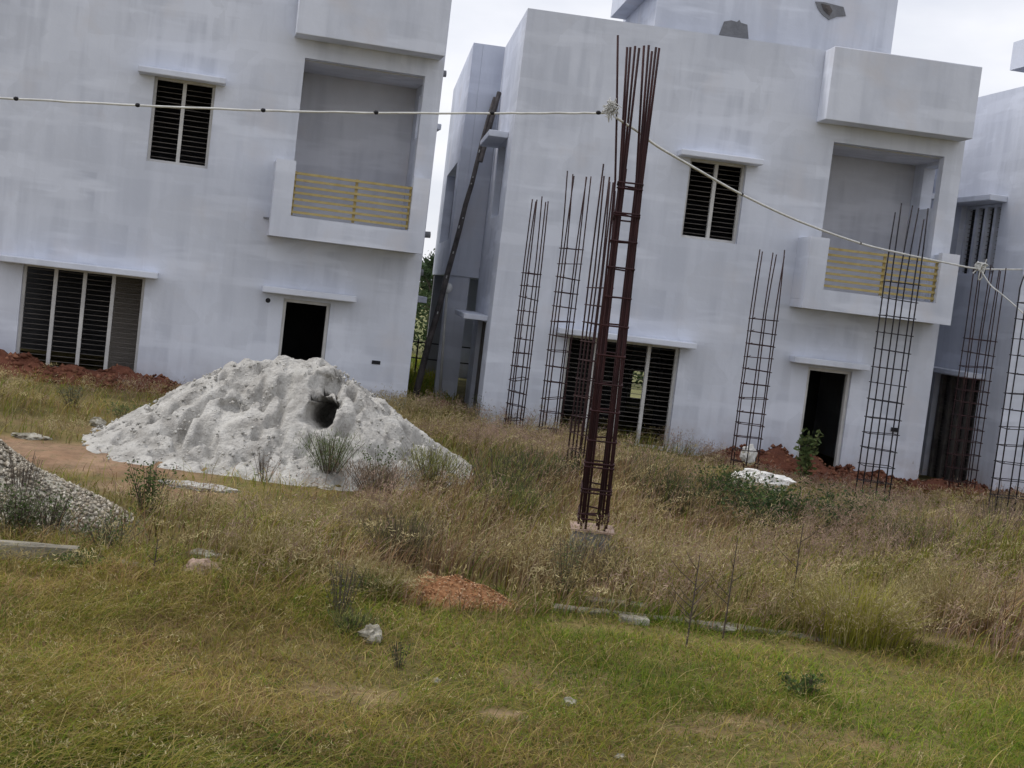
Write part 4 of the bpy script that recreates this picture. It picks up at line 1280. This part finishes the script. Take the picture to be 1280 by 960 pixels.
# ------------------------------------------------------------------ trees and hedge beyond the houses
def tree(x, y, h, rad, label, pal, n=5200, leaf=.22, clumps=26, group='trees behind the houses'):
    z = float(zg(x, y)); root = empty('tree', (x, y, z), random.uniform(0, 6), label, 'tree', group)
    tr = MB(); tr.tube([(0, 0, -.2), (.05, 0, h * .3), (-.04, .06, h * .6), (0, 0, h * .85)], [.035 * h, .026 * h, .016 * h, .005 * h], 8)
    cs = []
    for k in range(clumps):
        a = random.uniform(0, 6.28); t = random.uniform(.25, 1.); rr = rad * random.uniform(.2, 1.) * math.sin(math.pi * min(.97, .18 + .78 * t)) 
        e_ = Vector((math.cos(a) * rr, math.sin(a) * rr, h * (.25 + .72 * t)))
        cs.append(e_); s_ = Vector((0, 0, h * (.22 + .4 * t)))
        tr.tube([s_, s_.lerp(e_, .5) + Vector((0, 0, .1)), e_], [.010 * h, .006 * h, .002 * h], 5)
    tr.build('trunk', M['bark'], root)
    ci = rng.integers(0, clumps, n); cc = np.array([tuple(v) for v in cs])[ci]
    sp_ = rad * .17 * rng.uniform(.6, 1.3, clumps)[ci]
    P = cc + rng.normal(0, 1, (n, 3)) * sp_[:, None]
    tone = rng.uniform(.75, 1.25, clumps)[ci][:, None]
    V, Q, C = broad(P[:, 0], P[:, 1], P[:, 2], np.full(n, leaf), pick(np.array(pal), n) * tone)
    npmesh('crown', V, Q, M['leaf'], root, C)
    return root


TG = [(.045, .07, .035), (.06, .09, .045), (.035, .055, .03)]
t0 = at(538, 400, 46)
tree(t0.x, t0.y, 3.15, .75, 'slim green tree seen in the gap between the two houses', TG, 3600, .10)
tree(t0.x - 1.9, t0.y + 4, 2.5, 1.2, 'dark bushy tree behind the left house next to the gap', TG, 5200, .2)
tree(t0.x + 1.5, t0.y + 3, 2.7, 1.1, 'dense dark tree behind the leaning pole', TG, 5200, .2)
tree(9., 52., 3.4, 1.6, 'round dark tree hidden behind the gap by the third house', TG, 4200, .24)
tree(-16., 50., 3.6, 1.8, 'broad tree far behind the left house', TG, 4200, .24)


def hedge():
    n = 16000
    x = rng.uniform(-14, 12, n); y = 41 + rng.normal(0, .8, n); z = zg(x, y) + rng.random(n) ** .8 * (1.9 + 1. * fbm(x * .7, x * 0, 3))
    V, Q, C = broad(x, y, z, np.full(n, .16), pick(np.array(DG), n))
    o = npmesh('hedge', V, Q, M['leaf'], col=C); tag(o, 'dark green hedge across the field behind the houses', 'hedge')


hedge()
b_ = at(542, 500, 33.5)
shrub('bush', Vector((b_.x + .12, b_.y, float(zg(b_.x, b_.y)))), .9, .95, GP, 50, 40, .08, 'round green bush on the field seen through the gap between the houses', 'bush')


def fieldgrass():
    n = 16000
    x = rng.uniform(-5.5, 1.2, n); y = rng.uniform(22.5, 36.5, n); k = ~in_house(x, y, .1); x, y = x[k], y[k]; m = len(x)
    c_ = np.where((rng.random(m) < .55)[:, None], pick(GREEN, m), pick(OLIVE, m))
    V, Q, C = blades(x, y, rng.uniform(.1, .3, m), rng.uniform(.015, .03, m), rng.uniform(.2, 1, m), c_, 3)
    o = npmesh('field_grass', V, Q, M['grass'], col=C); tag(o, 'green grass on the field between and behind the houses', 'grass', kind='stuff')
    # far wood closing the horizon
    n = 30000
    a = rng.uniform(-1.1, 1.1, n); d = rng.uniform(150, 165, n); x = np.sin(a) * d; y = np.cos(a) * d
    z = rng.random(n) ** .7 * (3.4 + 3 * fbm(a * 18, a * 0 + 2, 4))
    V, Q, C = broad(x, y, z, np.full(n, 1.3), pick(np.array(DG + TG), n))
    o = npmesh('far_wood', V, Q, M['leaf'], col=C); tag(o, 'far dark wood along the horizon', 'wood', kind='stuff')


fieldgrass()
# pipe rail fence in the gap
fr_ = empty('rail_fence', (-3.6, 30.5, float(zg(-3.6, 30.5))), .1, 'thin dark pipe rail fence crossing the field in the gap between the houses', 'fence')
for k in range(6): MB().tube([(k * 1.4, 0, -.2), (k * 1.4, 0, .85)], .02, 6).build('post', M['rustdark'], fr_)
for z_ in (.42, .78): MB().tube([(0, 0, z_), (7, 0, z_)], .016, 6).build('rail', M['rustdark'], fr_)
